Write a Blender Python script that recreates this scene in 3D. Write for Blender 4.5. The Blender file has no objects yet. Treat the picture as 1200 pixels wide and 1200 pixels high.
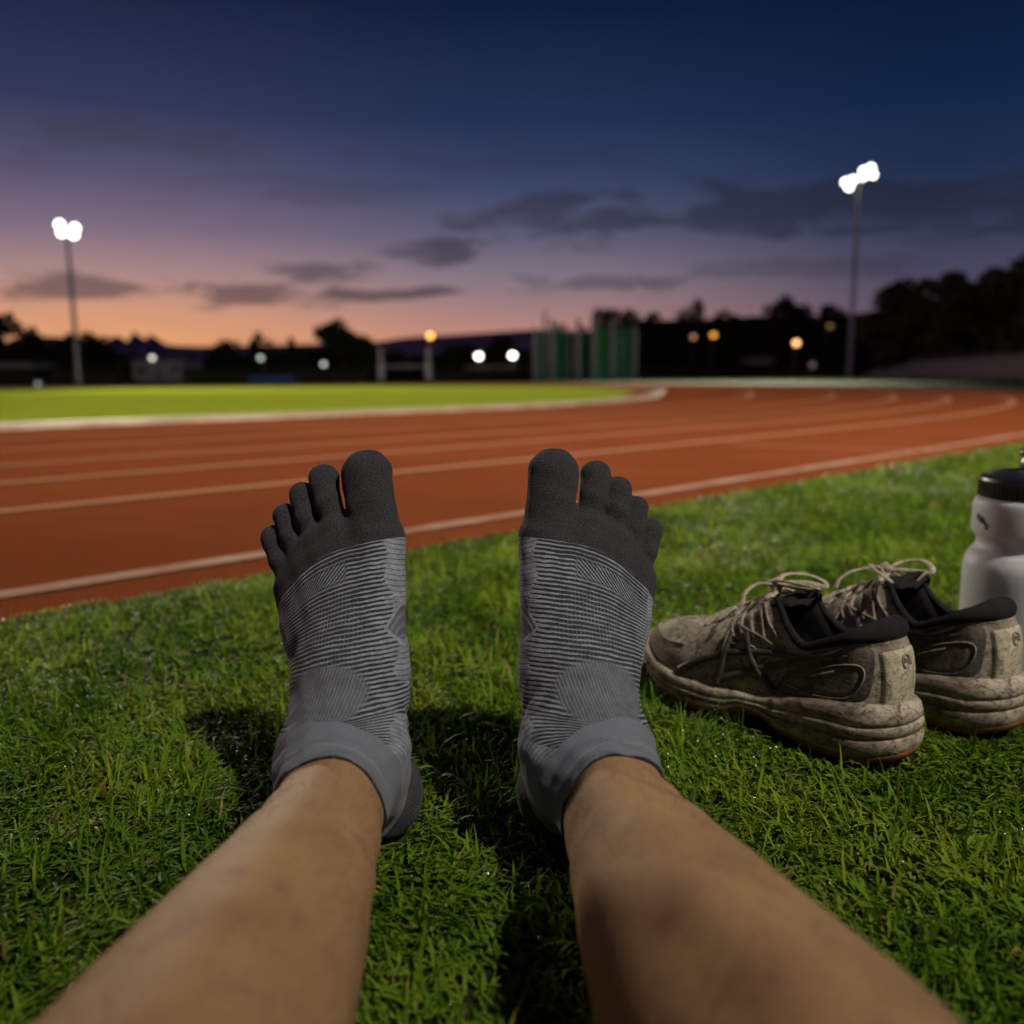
import bpy, math, random
import numpy as np
from mathutils import Vector, Matrix
from mathutils.bvhtree import BVHTree

random.seed(7)
rng = np.random.default_rng(11)
S = bpy.context.scene
COL = S.collection
R = math.radians

# ------------------------------------------------------------------ helpers
def link(o, parent=None):
    COL.objects.link(o)
    if parent is not None:
        o.parent = parent
    return o

def tag(o, label=None, cat=None, group=None, kind=None):
    if label: o['label'] = label
    if cat: o['category'] = cat
    if group: o['group'] = group
    if kind: o['kind'] = kind
    return o

def empty(name, loc=(0, 0, 0), rz=0.0):
    o = bpy.data.objects.new(name, None)
    o.empty_display_size = 0.1
    o.location = loc
    o.rotation_euler = (0, 0, rz)
    return link(o)

def mesh_np(name, V, F, mat=None, parent=None, smooth=True, attrs=None, normals=None):
    """V (n,3) array, F a list of index lists or an (m,k) array"""
    V = np.asarray(V, dtype=np.float64)
    me = bpy.data.meshes.new(name)
    if isinstance(F, np.ndarray):
        m, k = F.shape
        me.vertices.add(len(V)); me.vertices.foreach_set('co', V.astype(np.float32).ravel())
        me.loops.add(m * k); me.loops.foreach_set('vertex_index', F.astype(np.int32).ravel())
        me.polygons.add(m)
        me.polygons.foreach_set('loop_start', (np.arange(m) * k).astype(np.int32))
        me.polygons.foreach_set('loop_total', np.full(m, k, dtype=np.int32))
        me.update(calc_edges=True)
    else:
        me.from_pydata([tuple(v) for v in V], [], [tuple(int(i) for i in f) for f in F])
    me.polygons.foreach_set('use_smooth', np.full(len(me.polygons), bool(smooth)))
    if attrs:
        for an, (typ, data) in attrs.items():
            a = me.attributes.new(an, typ, 'POINT')
            data = np.asarray(data, dtype=np.float32)
            a.data.foreach_set({'FLOAT': 'value', 'FLOAT_VECTOR': 'vector', 'FLOAT_COLOR': 'color'}[typ], data.ravel())
    me.update()
    if normals is not None:
        me.normals_split_custom_set_from_vertices([tuple(n) for n in normals])
    if mat: me.materials.append(mat)
    o = bpy.data.objects.new(name, me)
    return link(o, parent)

class MB:
    """collects shapes into ONE mesh"""
    def __init__(s): s.v = []; s.f = []
    def add(s, v, f):
        n = len(s.v); s.v += [tuple(p) for p in v]; s.f += [[i + n for i in q] for q in f]; return s
    def box(s, c, d, rz=0.0, taper=1.0):
        cx, cy, cz = c; a, b, h = d[0] / 2, d[1] / 2, d[2] / 2
        cr, sr = math.cos(rz), math.sin(rz); v = []
        for k, z in ((1, -h), (taper, h)):
            for x, y in ((-a, -b), (a, -b), (a, b), (-a, b)):
                x *= k; y *= k
                v.append((cx + x * cr - y * sr, cy + x * sr + y * cr, cz + z))
        return s.add(v, [[3, 2, 1, 0], [4, 5, 6, 7], [0, 1, 5, 4], [1, 2, 6, 5], [2, 3, 7, 6], [3, 0, 4, 7]])
    def tube(s, pts, rad, n=8, flat=1.0, closed=False, up=(0, 0, 1)):
        pts = [Vector(p) for p in pts]; m = len(pts)
        rads = rad if hasattr(rad, '__len__') else [rad] * m
        v = []; N = None
        for i, p in enumerate(pts):
            if closed: t = pts[(i + 1) % m] - pts[i - 1]
            else: t = pts[min(i + 1, m - 1)] - pts[max(i - 1, 0)]
            t.normalize()
            if N is None:
                N = Vector(up) - t * t.dot(Vector(up))
                if N.length < 1e-3: N = Vector((1, 0, 0)) - t * t.x
            else: N = N - t * t.dot(N)
            N.normalize(); B = t.cross(N)
            for k in range(n):
                a = 2 * math.pi * k / n
                v.append(p + (N * math.sin(a) * flat + B * math.cos(a)) * rads[i])
        f = []
        for i in range(m if closed else m - 1):
            j = (i + 1) % m
            for k in range(n):
                l = (k + 1) % n
                f.append([i * n + k, i * n + l, j * n + l, j * n + k])
        if not closed:
            f.append(list(range(n))[::-1]); f.append([(m - 1) * n + k for k in range(n)])
        return s.add(v, f)
    def lathe(s, prof, n=32, c=(0, 0, 0), cap=True):
        v = []; f = []
        for r_, z in prof:
            for k in range(n):
                a = 2 * math.pi * k / n
                v.append((c[0] + r_ * math.cos(a), c[1] + r_ * math.sin(a), c[2] + z))
        for i in range(len(prof) - 1):
            for k in range(n):
                l = (k + 1) % n
                f.append([i * n + k, i * n + l, (i + 1) * n + l, (i + 1) * n + k])
        if cap:
            f.append(list(range(n))[::-1]); f.append([(len(prof) - 1) * n + k for k in range(n)])
        return s.add(v, f)
    def grid(s, P, closed_u=False):
        P = np.asarray(P); a, b = P.shape[:2]; f = []
        for i in range(a if closed_u else a - 1):
            j = (i + 1) % a
            for k in range(b - 1):
                f.append([i * b + k, j * b + k, j * b + k + 1, i * b + k + 1])
        return s.add(P.reshape(-1, 3), f)
    def build(s, name, mat=None, parent=None, smooth=False):
        return mesh_np(name, np.array(s.v), s.f, mat, parent, smooth)

# ------------------------------------------------------------------ materials
class NT:
    def __init__(s, tree): s.t = tree; s.n = tree.nodes; s.l = tree.links
    def new(s, typ, **kw):
        n = s.n.new(typ)
        for k, v in kw.items(): setattr(n, k, v)
        return n
    def lk(s, a, b): s.l.new(a, b)
    def val(s, x, inp):
        if hasattr(x, 'is_output') or hasattr(x, 'links'): s.l.new(x, inp)
        else: inp.default_value = x
    def math(s, op, a, b=0.0, c=0.0, clamp=False):
        n = s.new('ShaderNodeMath', operation=op); n.use_clamp = clamp
        for i, x in enumerate((a, b, c)): s.val(x, n.inputs[i])
        return n.outputs[0]
    def mix(s, fac, a, b, blend='MIX'):
        n = s.new('ShaderNodeMix', data_type='RGBA', blend_type=blend)
        s.val(fac, n.inputs['Factor'])
        for x, i in ((a, 6), (b, 7)):
            if isinstance(x, tuple): n.inputs[i].default_value = (*x[:3], 1)
            else: s.l.new(x, n.inputs[i])
        return n.outputs[2]
    def step(s, x, e0, e1, o0=0.0, o1=1.0):
        n = s.new('ShaderNodeMapRange', interpolation_type='SMOOTHSTEP')
        s.val(x, n.inputs[0])
        for i, v in enumerate((e0, e1, o0, o1)): s.val(v, n.inputs[i + 1])
        return n.outputs[0]
    def noise(s, scale, detail=3, rough=0.55, vec=None, dist=0.0):
        n = s.new('ShaderNodeTexNoise'); n.inputs['Scale'].default_value = scale
        n.inputs['Detail'].default_value = detail; n.inputs['Roughness'].default_value = rough
        n.inputs['Distortion'].default_value = dist
        if vec is not None: s.l.new(vec, n.inputs['Vector'])
        return n.outputs['Fac']
    def voro(s, scale, vec=None, feature='F1'):
        n = s.new('ShaderNodeTexVoronoi', feature=feature); n.inputs['Scale'].default_value = scale
        if vec is not None: s.l.new(vec, n.inputs['Vector'])
        return n.outputs['Distance']
    def attr(s, name, out='Fac'):
        n = s.new('ShaderNodeAttribute'); n.attribute_name = name; return n.outputs[out]
    def objco(s): return s.new('ShaderNodeTexCoord').outputs['Object']
    def bump(s, h, strength=0.3, dist=0.002, normal=None):
        n = s.new('ShaderNodeBump'); n.inputs['Strength'].default_value = strength
        n.inputs['Distance'].default_value = dist; s.l.new(h, n.inputs['Height'])
        if normal is not None: s.l.new(normal, n.inputs['Normal'])
        return n.outputs[0]

def material(name, base=(0.5, 0.5, 0.5), rough=0.6, metal=0.0, spec=0.5):
    m = bpy.data.materials.new(name); m.use_nodes = True
    nt = NT(m.node_tree); b = nt.n['Principled BSDF']
    b.inputs['Base Color'].default_value = (*base, 1); b.inputs['Roughness'].default_value = rough
    b.inputs['Metallic'].default_value = metal; b.inputs['Specular IOR Level'].default_value = spec
    m.diffuse_color = (*base, 1)
    return m, nt, b

def mottled(name, c1, c2, scale=3.0, rough=0.7, bump=0.2, bscale=40, bdist=0.01, metal=0.0, spec=0.4):
    m, nt, b = material(name, c1, rough, metal, spec)
    co = nt.objco()
    nt.lk(nt.mix(nt.step(nt.noise(scale, 5, 0.6, co), 0.35, 0.65), c1, c2), b.inputs['Base Color'])
    if bump: nt.lk(nt.bump(nt.noise(bscale, 4, 0.6, co), bump, bdist), b.inputs['Normal'])
    return m

def emitter(name, col, strength):
    m, nt, b = material(name, (0.8, 0.8, 0.8), 0.3)
    b.inputs['Emission Color'].default_value = (*col, 1); b.inputs['Emission Strength'].default_value = strength
    return m

def srgb(r, g, b):
    def f(c):
        c /= 255.0
        return c / 12.92 if c <= 0.04045 else ((c + 0.055) / 1.055) ** 2.4
    return (f(r), f(g), f(b))

# ------------------------------------------------------------------ camera
FPX, CH = 1039.0, 0.34
pitch = math.atan(160.0 / FPX); roll = R(-0.4)
cam = bpy.data.cameras.new('camera'); co = bpy.data.objects.new('camera', cam); link(co)
fv = Vector((0, math.cos(pitch), -math.sin(pitch))); r0 = Vector((1, 0, 0)); u0 = r0.cross(fv)
rv = r0 * math.cos(roll) + u0 * math.sin(roll); uv = -r0 * math.sin(roll) + u0 * math.cos(roll)
co.matrix_world = Matrix(((rv.x, uv.x, -fv.x, 0), (rv.y, uv.y, -fv.y, 0), (rv.z, uv.z, -fv.z, CH), (0, 0, 0, 1)))
cam.lens = 36.0 * FPX / 1200.0; cam.sensor_width = 36.0
cam.clip_start = 0.02; cam.clip_end = 6000
cam.dof.use_dof = True; cam.dof.focus_distance = 0.68; cam.dof.aperture_fstop = 4.0
S.camera = co
S.render.resolution_x = S.render.resolution_y = 1024
S.view_settings.view_transform = 'Standard'; S.view_settings.look = 'None'
S.view_settings.exposure = 0.0; S.view_settings.gamma = 1.0
S.cycles.use_denoising = True
S.cycles.max_bounces = 8; S.cycles.transparent_max_bounces = 12
S.cycles.sample_clamp_indirect = 6.0
S.cycles.caustics_reflective = False; S.cycles.caustics_refractive = False

# ------------------------------------------------------------------ world: dusk sky
W = bpy.data.worlds.new('World'); S.world = W; W.use_nodes = True
nt = NT(W.node_tree); bg = nt.n['Background']
tc = nt.new('ShaderNodeTexCoord').outputs['Generated']
sp = nt.new('ShaderNodeSeparateXYZ'); nt.lk(tc, sp.inputs[0])
dx, dy, dz = sp.outputs
el = nt.math('MULTIPLY', nt.math('ARCSINE', dz), 180 / math.pi)          # degrees above the horizon
az = nt.math('MULTIPLY', nt.math('ARCTAN2', dx, dy), 180 / math.pi)      # degrees to the right of +Y
def ramp(stops):
    n = nt.new('ShaderNodeValToRGB'); cr = n.color_ramp
    nt.lk(nt.math('DIVIDE', el, 40.0, clamp=True), n.inputs[0])
    while len(cr.elements) < len(stops): cr.elements.new(0.5)
    for e, (deg, c) in zip(cr.elements, stops):
        e.position = max(0.0, deg / 40.0); e.color = (*srgb(*c), 1)
    return n.outputs[0]
SKY_L = [(0, (226, 150, 104)), (2.2, (230, 162, 114)), (3.8, (212, 154, 122)), (6, (170, 136, 134)), (8.5, (126, 108, 128)), (11.5, (86, 82, 110)), (15, (52, 57, 89)), (21, (24, 34, 62)), (40, (10, 16, 36))]
SKY_C = [(0, (200, 138, 116)), (2.2, (192, 136, 120)), (3.8, (166, 128, 126)), (6, (132, 118, 130)), (8.5, (94, 93, 117)), (11.5, (58, 69, 101)), (15, (36, 50, 84)), (21, (16, 29, 58)), (40, (6, 14, 34))]
SKY_R = [(0, (104, 86, 98)), (2.2, (98, 84, 98)), (3.8, (86, 78, 96)), (6, (70, 69, 91)), (8.5, (50, 57, 82)), (11.5, (31, 46, 76)), (15, (18, 37, 70)), (21, (6, 22, 49)), (40, (3, 11, 30))]
cL, cC, cR = ramp(SKY_L), ramp(SKY_C), ramp(SKY_R)
sky = nt.mix(nt.step(az, -24.0, 2.0), cL, cC)
sky = nt.mix(nt.step(az, 0.0, 27.0), sky, cR)
# clouds: streaky noise, in bearing/height coordinates
cmb = nt.new('ShaderNodeCombineXYZ')
nt.lk(nt.math('MULTIPLY', az, 0.16), cmb.inputs[0]); nt.lk(nt.math('MULTIPLY', el, 0.75), cmb.inputs[1])
cn = nt.noise(1.0, 6, 0.6, cmb.outputs[0], 0.4)
cn2 = nt.noise(0.35, 4, 0.55, cmb.outputs[0], 0.3)
cloud = None
BLOBS = [(-2.7, 7.6, 4.6, 1.0, .9), (-11.5, 6.4, 4.4, .95, .8), (-16.6, 4.9, 4.6, 1.1, .9), (-7.6, 5.1, 4.6, .55, .95), (-24.4, 5.3, 5.5, .85, .85),
         (5.2, 5.6, 6.0, .75, .6), (14, 9.6, 17, 1.9, .75), (27, 9.2, 12, 2.0, .6), (-22.5, 13.2, 9, 1.5, .45), (18, 6.2, 9, .8, .35), (-12, 11.0, 9, 1.0, .3), (2, 13.0, 9, 1.2, .3)]
for a0, e0, ra, re, k in BLOBS:
    qa = nt.math('DIVIDE', nt.math('SUBTRACT', az, a0), ra * .9); qe = nt.math('DIVIDE', nt.math('SUBTRACT', el, e0), re * .78)
    d2 = nt.math('ADD', nt.math('MULTIPLY', qa, qa), nt.math('MULTIPLY', qe, qe))
    v = nt.math('ADD', nt.math('SUBTRACT', 1.0, nt.math('SQRT', d2)), nt.math('MULTIPLY', nt.math('SUBTRACT', cn, 0.5), 4.4))
    v = nt.math('MULTIPLY', nt.step(v, -0.2, 0.5), k)
    cloud = v if cloud is None else nt.math('MAXIMUM', cloud, v)
cloud = nt.math('MAXIMUM', cloud, nt.math('MULTIPLY', nt.step(nt.math('ADD', nt.math('MULTIPLY', cn2, 0.6), nt.math('MULTIPLY', cn, 0.4)), 0.5, 0.74), 0.25))
dark = nt.mix(nt.step(az, -20.0, 15.0), srgb(62, 54, 68), srgb(30, 32, 47))
sky = nt.mix(nt.math('MULTIPLY', cloud, 0.85), sky, nt.mix(0.88, sky, dark))
nt.lk(sky, bg.inputs[0]); bg.inputs[1].default_value = 1.0

# ------------------------------------------------------------------ lights of the ground
def spot(name, loc, target, watts, cone, blend, radius, col):
    l = bpy.data.lights.new(name, 'SPOT'); l.energy = watts; l.spot_size = R(cone); l.spot_blend = blend
    l.shadow_soft_size = radius; l.color = col
    o = bpy.data.objects.new(name, l); link(o); o.location = loc
    o.rotation_euler = (Vector(target) - Vector(loc)).to_track_quat('-Z', 'Y').to_euler()
    return o
MAST_L = Vector((-17.35, 36.0, 0)); HL = 6.05
MAST_R = Vector((26.4, 70.0, 0)); HR = 14.9
MAST_B = Vector((7.6, -7.4, 0)); HB = 13.4
KEYW = 82000
spot('floodlight_beam', MAST_B + Vector((0, 0, HB - 0.1)), (0, 15.5, 0), KEYW, 68.5, 1.0, 0.28, (1.0, 0.90, 0.76))
spot('floodlight_beam', MAST_L + Vector((0.1, -0.6, HL)), (-5, 20, 0), 27000, 54, 1.0, 1.3, (1.0, 0.9, 0.72))
spot('floodlight_beam', MAST_R + Vector((-0.3, -0.8, HR)), (10, 45, 0), 300000, 38, 0.8, 2.4, (1.0, 0.9, 0.72))
# the last of the dusk light
su = bpy.data.lights.new('sun', 'SUN'); su.energy = 0.06; su.angle = R(12); su.color = (1.0, 0.72, 0.55)
so = bpy.data.objects.new('sun', su); link(so)
so.rotation_euler = (-Vector((-0.42, 0.86, 0.12))).to_track_quat('-Z', 'Y').to_euler()

# ------------------------------------------------------------------ ground, track, infield
C0 = np.array([-11.1, 19.8])                      # centre of the bend
HD = np.array([0.7193, 0.6947]); ND = np.array([0.6947, -0.7193])   # along the straight, outwards
def track_pts(rad, a0=-40.0, n=90, turn=185.0):
    tight = 0.9 * min(1.0, max(0.0, (17.0 - rad) / 1.6))     # the inside of the bend is drawn in a little
    p = [C0 + ND * rad + HD * t for t in np.linspace(a0, 0, 40)[:-1]]
    b0 = math.atan2(ND[1], ND[0])
    p += [C0 + (rad - tight * min(1.0, q / 0.5) ** 2) * np.array([math.cos(b0 + q), math.sin(b0 + q)]) for q in np.radians(np.linspace(0, turn, n))]
    return np.array(p)
def band(r_in, r_out, z, slim=False, prof=None):
    a, b = track_pts(r_in), track_pts(r_out); n = len(a)
    if prof is None:
        V = np.vstack([np.c_[a, np.full(n, z)], np.c_[b, np.full(n, z)]])
        F = [[i, n + i, n + i + 1, i + 1] for i in range(n - 1)]
        return V, F
    if slim:
        k = np.r_[np.zeros(39), np.clip(np.linspace(0, 185, 90) / 45.0, 0, 1) * .95][:, None]; a = a + (b - a) * k
    rows = []
    for f, zz in prof: rows.append(np.c_[a + (b - a) * f, np.full(n, zz)])
    P = np.stack(rows, 1); mb = MB().grid(P)
    return np.array(mb.v), [q[::-1] for q in mb.f]

m_ground = mottled('dark_grass_ground', (0.03, 0.05, 0.014), (0.05, 0.075, 0.02), 0.6, 0.9, 0.4, 30, 0.02)
V, F = [], []
gx = 3000.0
mesh_np('ground', [(-gx, -gx, -0.03), (gx, -gx, -0.03), (gx, gx, -0.03), (-gx, gx, -0.03)], [[0, 1, 2, 3]], m_ground, smooth=False)['kind'] = 'structure'

# tartan track
m_track, nt, b = material('red_track', (0.3, 0.09, 0.035), 1.0, 0, 0.0)
oc = nt.objco()
big = nt.step(nt.noise(0.9, 5, 0.6, oc), 0.3, 0.7); fine = nt.noise(260, 2, 0.6, oc)
c = nt.mix(big, (0.180, 0.046, 0.0165), (0.235, 0.062, 0.022))
c = nt.mix(nt.step(nt.noise(6, 4, 0.65, oc), 0.55, 0.8), c, (0.17, 0.052, 0.024))
c = nt.mix(nt.step(fine, 0.42, 0.62), nt.mix(0.45, c, (0.08, 0.03, 0.015)), c)
nt.lk(c, b.inputs['Base Color'])
nt.lk(nt.bump(nt.math('ADD', nt.voro(190, oc), fine), 0.7, 0.004), b.inputs['Normal'])
ROUT, RKERB = 20.45, 15.05
EDGE = ROUT + 0.12
V, F = band(RKERB - 0.9, EDGE + 0.1, -0.004); o = mesh_np('running_track', V, F, m_track, smooth=False); o['kind'] = 'structure'
# painted lane lines, worn
m_line, nt, b = material('worn_white_line', (0.5, 0.4, 0.33), 1.0, 0, 0.06)
oc = nt.objco()
wear = nt.math('ADD', nt.math('MULTIPLY', nt.noise(300, 2, 0.6, oc), 0.55), nt.math('MULTIPLY', nt.noise(5, 4, 0.6, oc), 0.45))
nt.lk(nt.mix(nt.step(wear, 0.38, 0.6), (0.38, 0.275, 0.205), (0.25, 0.10, 0.05)), b.inputs['Base Color'])
nt.lk(nt.bump(nt.voro(190, oc), 0.6, 0.003), b.inputs['Normal'])
m_line2, nt, b = material('faded_lane_line', (0.4, 0.24, 0.16), 1.0, 0, 0.0)
oc = nt.objco()
nt.lk(nt.mix(nt.step(nt.noise(220, 3, 0.6, oc), 0.4, 0.62), (0.36, 0.20, 0.125), (0.28, 0.10, 0.048)), b.inputs['Base Color'])
for rr, w, mm in ((ROUT - 0.03, 0.055, m_line), (19.42, 0.075, m_line2), (18.72, 0.075, m_line2), (18.05, 0.07, m_line2), (17.2, 0.07, m_line2), (16.3, 0.07, m_line2)):
    V, F = band(rr - w, rr, 0.0); o = mesh_np('lane_line', V, F, mm, smooth=False); o['kind'] = 'structure'
# a slanted break line across the outer lane
P0, P1 = np.array([1.05, 4.30]), np.array([1.95, 3.78])
q = np.array([P1[1] - P0[1], P0[0] - P1[0]]); q = q / np.linalg.norm(q) * 0.02
mesh_np('break_line', [(*(P0 - q), 0.003), (*(P1 - q), 0.003), (*(P1 + q), 0.003), (*(P0 + q), 0.003)], [[0, 1, 2, 3]], m_line2, smooth=False)['kind'] = 'structure'
# pale raised inner kerb
m_kerb = mottled('pale_kerb', (0.36, 0.275, 0.20), (0.25, 0.17, 0.115), 2.5, 0.7, 0.3, 60, 0.004)
V, F = band(RKERB - 0.22, RKERB + 0.16, 0, True, prof=[(0, -0.02), (0.03, 0.022), (0.12, 0.03), (0.88, 0.03), (0.97, 0.022), (1, -0.02)])
o = mesh_np('inner_kerb', V, F, m_kerb, smooth=False); tag(o, 'low pale kerb along the inside edge of the red track', 'kerb')
# infield
m_inf, nt, b = material('mown_infield_grass', (0.12, 0.15, 0.03), 1.0, 0, 0.0)
oc = nt.objco()
c = nt.mix(nt.step(nt.noise(0.35, 4, 0.6, oc), 0.3, 0.7), (0.25, 0.335, 0.028), (0.32, 0.36, 0.035))
c = nt.mix(nt.step(nt.noise(25, 3, 0.6, oc), 0.4, 0.65), c, (0.18, 0.235, 0.019))
nt.lk(c, b.inputs['Base Color']); nt.lk(nt.bump(nt.noise(90, 3, 0.7, oc), 0.8, 0.03), b.inputs['Normal'])
pin = track_pts(RKERB - 0.45)
V = np.vstack([np.c_[pin, np.full(len(pin), 0.001)]]); F = [list(range(len(pin)))]
mesh_np('infield', V, F, m_inf, smooth=False)['kind'] = 'structure'
m_out = mottled('rough_outfield_grass', (0.02, 0.03, 0.006), (0.03, 0.042, 0.009), .8, 1.0, 0.3, 40, .02, 0, 0.0)
mesh_np('outfield', [(-60, 30, -0.02), (20, 30, -0.02), (34, 74, -0.02), (-70, 74, -0.02)], [[0, 1, 2, 3]], m_out, smooth=False)['kind'] = 'structure'

# lawn in front: everything outside the edge of the track
m_soil, nt, b = material('lawn_thatch', (0.02, 0.03, 0.008), 0.95, 0, 0.1)
oc = nt.objco()
c = nt.mix(nt.step(nt.noise(60, 4, 0.65, oc), 0.35, 0.65), (0.012, 0.022, 0.005), (0.035, 0.05, 0.012))
nt.lk(c, b.inputs['Base Color']); nt.lk(nt.bump(nt.noise(160, 3, 0.7, oc), 1.0, 0.01), b.inputs['Normal'])
a = track_pts(EDGE, n=60, turn=100); b_ = track_pts(EDGE + 9.0, n=60, turn=100); n = len(a)
V = np.vstack([np.c_[a, np.full(n, 0.0)], np.c_[b_, np.full(n, 0.0)]])
mesh_np('lawn_ground', V, [[i, n + i, n + i + 1, i + 1] for i in range(n - 1)], m_soil, smooth=False)['kind'] = 'structure'

def edge_dist(P):
    """metres outside the lawn's edge (positive on the lawn)"""
    d = P - C0; s = d @ HD
    return np.where(s < 0, d @ ND, np.linalg.norm(d, axis=1)) - EDGE

# ------------------------------------------------------------------ implicit bodies
def smin(a, b, k):
    h = np.maximum(k - np.abs(a - b), 0.0) / k
    return np.minimum(a, b) - h * h * k * 0.25
def rcone(P, a, ra, b, rb):
    a = np.asarray(a, float); b = np.asarray(b, float)
    ab = b - a; L = ab @ ab
    t = np.clip(((P - a) @ ab) / L, 0, 1)
    return np.linalg.norm(P - a - t[:, None] * ab, axis=1) - (ra + (rb - ra) * t)
def ball(P, c, r_): return np.linalg.norm(P - np.asarray(c), axis=1) - r_
def surface_nets(f, lo, hi, h):
    lo = np.array(lo, float); n = np.ceil((np.array(hi) - lo) / h).astype(int) + 1
    ax = [lo[i] + h * np.arange(n[i]) for i in range(3)]
    G = np.stack(np.meshgrid(*ax, indexing='ij'), -1).reshape(-1, 3)
    D = np.empty(len(G))
    for s in range(0, len(G), 400000): D[s:s + 400000] = f(G[s:s + 400000])
    D = D.reshape(n); ins = D < 0
    cs = [(i, j, k) for i in (0, 1) for j in (0, 1) for k in (0, 1)]
    sl = lambda A, c: A[c[0]:n[0] - 1 + c[0], c[1]:n[1] - 1 + c[1], c[2]:n[2] - 1 + c[2]]
    cnt = sum(sl(ins, c).astype(int) for c in cs); act = (cnt > 0) & (cnt < 8)
    idx = np.full(act.shape, -1); ii = np.argwhere(act); idx[act] = np.arange(len(ii))
    pos = np.zeros((len(ii), 3)); wt = np.zeros(len(ii))
    for c in cs:
        for axis in range(3):
            if c[axis]: continue
            c2 = list(c); c2[axis] = 1
            d0 = sl(D, c)[act]; d1 = sl(D, c2)[act]; cr = (d0 < 0) != (d1 < 0)
            t = np.where(cr, d0 / np.where(cr, d0 - d1, 1), 0)
            p = np.tile(np.array(c, float), (len(ii), 1)); p[:, axis] += t
            pos += p * cr[:, None]; wt += cr
    V = lo + h * (ii + pos / wt[:, None])
    Q = []
    for axis in range(3):
        u, v = (axis + 1) % 3, (axis + 2) % 3
        s0 = [slice(None)] * 3; s1 = [slice(None)] * 3
        s0[axis] = slice(0, -1); s1[axis] = slice(1, None)
        ch = ins[tuple(s0)] != ins[tuple(s1)]
        e = np.argwhere(ch)
        e = e[(e[:, u] > 0) & (e[:, v] > 0) & (e[:, u] < n[u] - 1) & (e[:, v] < n[v] - 1)]
        a = e.copy(); bb = e.copy(); cc = e.copy(); dd = e.copy()
        a[:, u] -= 1; a[:, v] -= 1; bb[:, v] -= 1; dd[:, u] -= 1
        q = np.stack([idx[tuple(x.T)] for x in (a, bb, cc, dd)], 1)
        flip = ~ins[tuple(e.T)]
        q[flip] = q[flip][:, ::-1]; Q.append(q)
    Q = np.vstack(Q)
    def grad(P, e=h * 0.5):
        g = np.stack([f(P + e * np.eye(3)[i]) - f(P - e * np.eye(3)[i]) for i in range(3)], 1)
        return g / np.maximum(np.linalg.norm(g, axis=1), 1e-9)[:, None]
    for _ in range(2): V = V - np.clip(f(V), -h, h)[:, None] * grad(V) * 0.9
    return V, Q, grad(V)
def split_by(V, T, g):
    """cut a triangle mesh along g = 0; returns vertices (extended), parents and the two triangle sets"""
    V = list(V); g = np.asarray(g, float); s = g >= 0
    k = s[T].sum(1); pos = [tuple(t) for t in T[k == 3]]; neg = [tuple(t) for t in T[k == 0]]
    cache = {}; par = []
    def cut(i, j):
        key = (min(i, j), max(i, j))
        if key not in cache:
            t = g[key[0]] / (g[key[0]] - g[key[1]]); t = min(max(t, 0.02), 0.98)
            V.append(V[key[0]] * (1 - t) + V[key[1]] * t); par.append((key[0], key[1], t)); cache[key] = len(V) - 1
        return cache[key]
    for t in T[(k == 1) | (k == 2)]:
        odd = s[t].sum() == 1
        i = [q for q in range(3) if bool(s[t[q]]) == odd][0]
        a, b, c = t[i], t[(i + 1) % 3], t[(i + 2) % 3]
        ab, ac = cut(a, b), cut(a, c)
        one = [(a, ab, ac)]; two = [(ab, b, c), (ab, c, ac)]
        (pos if odd else neg).extend(one); (neg if odd else pos).extend(two)
    return np.array(V), par, np.array(pos).reshape(-1, 3), np.array(neg).reshape(-1, 3)

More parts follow.
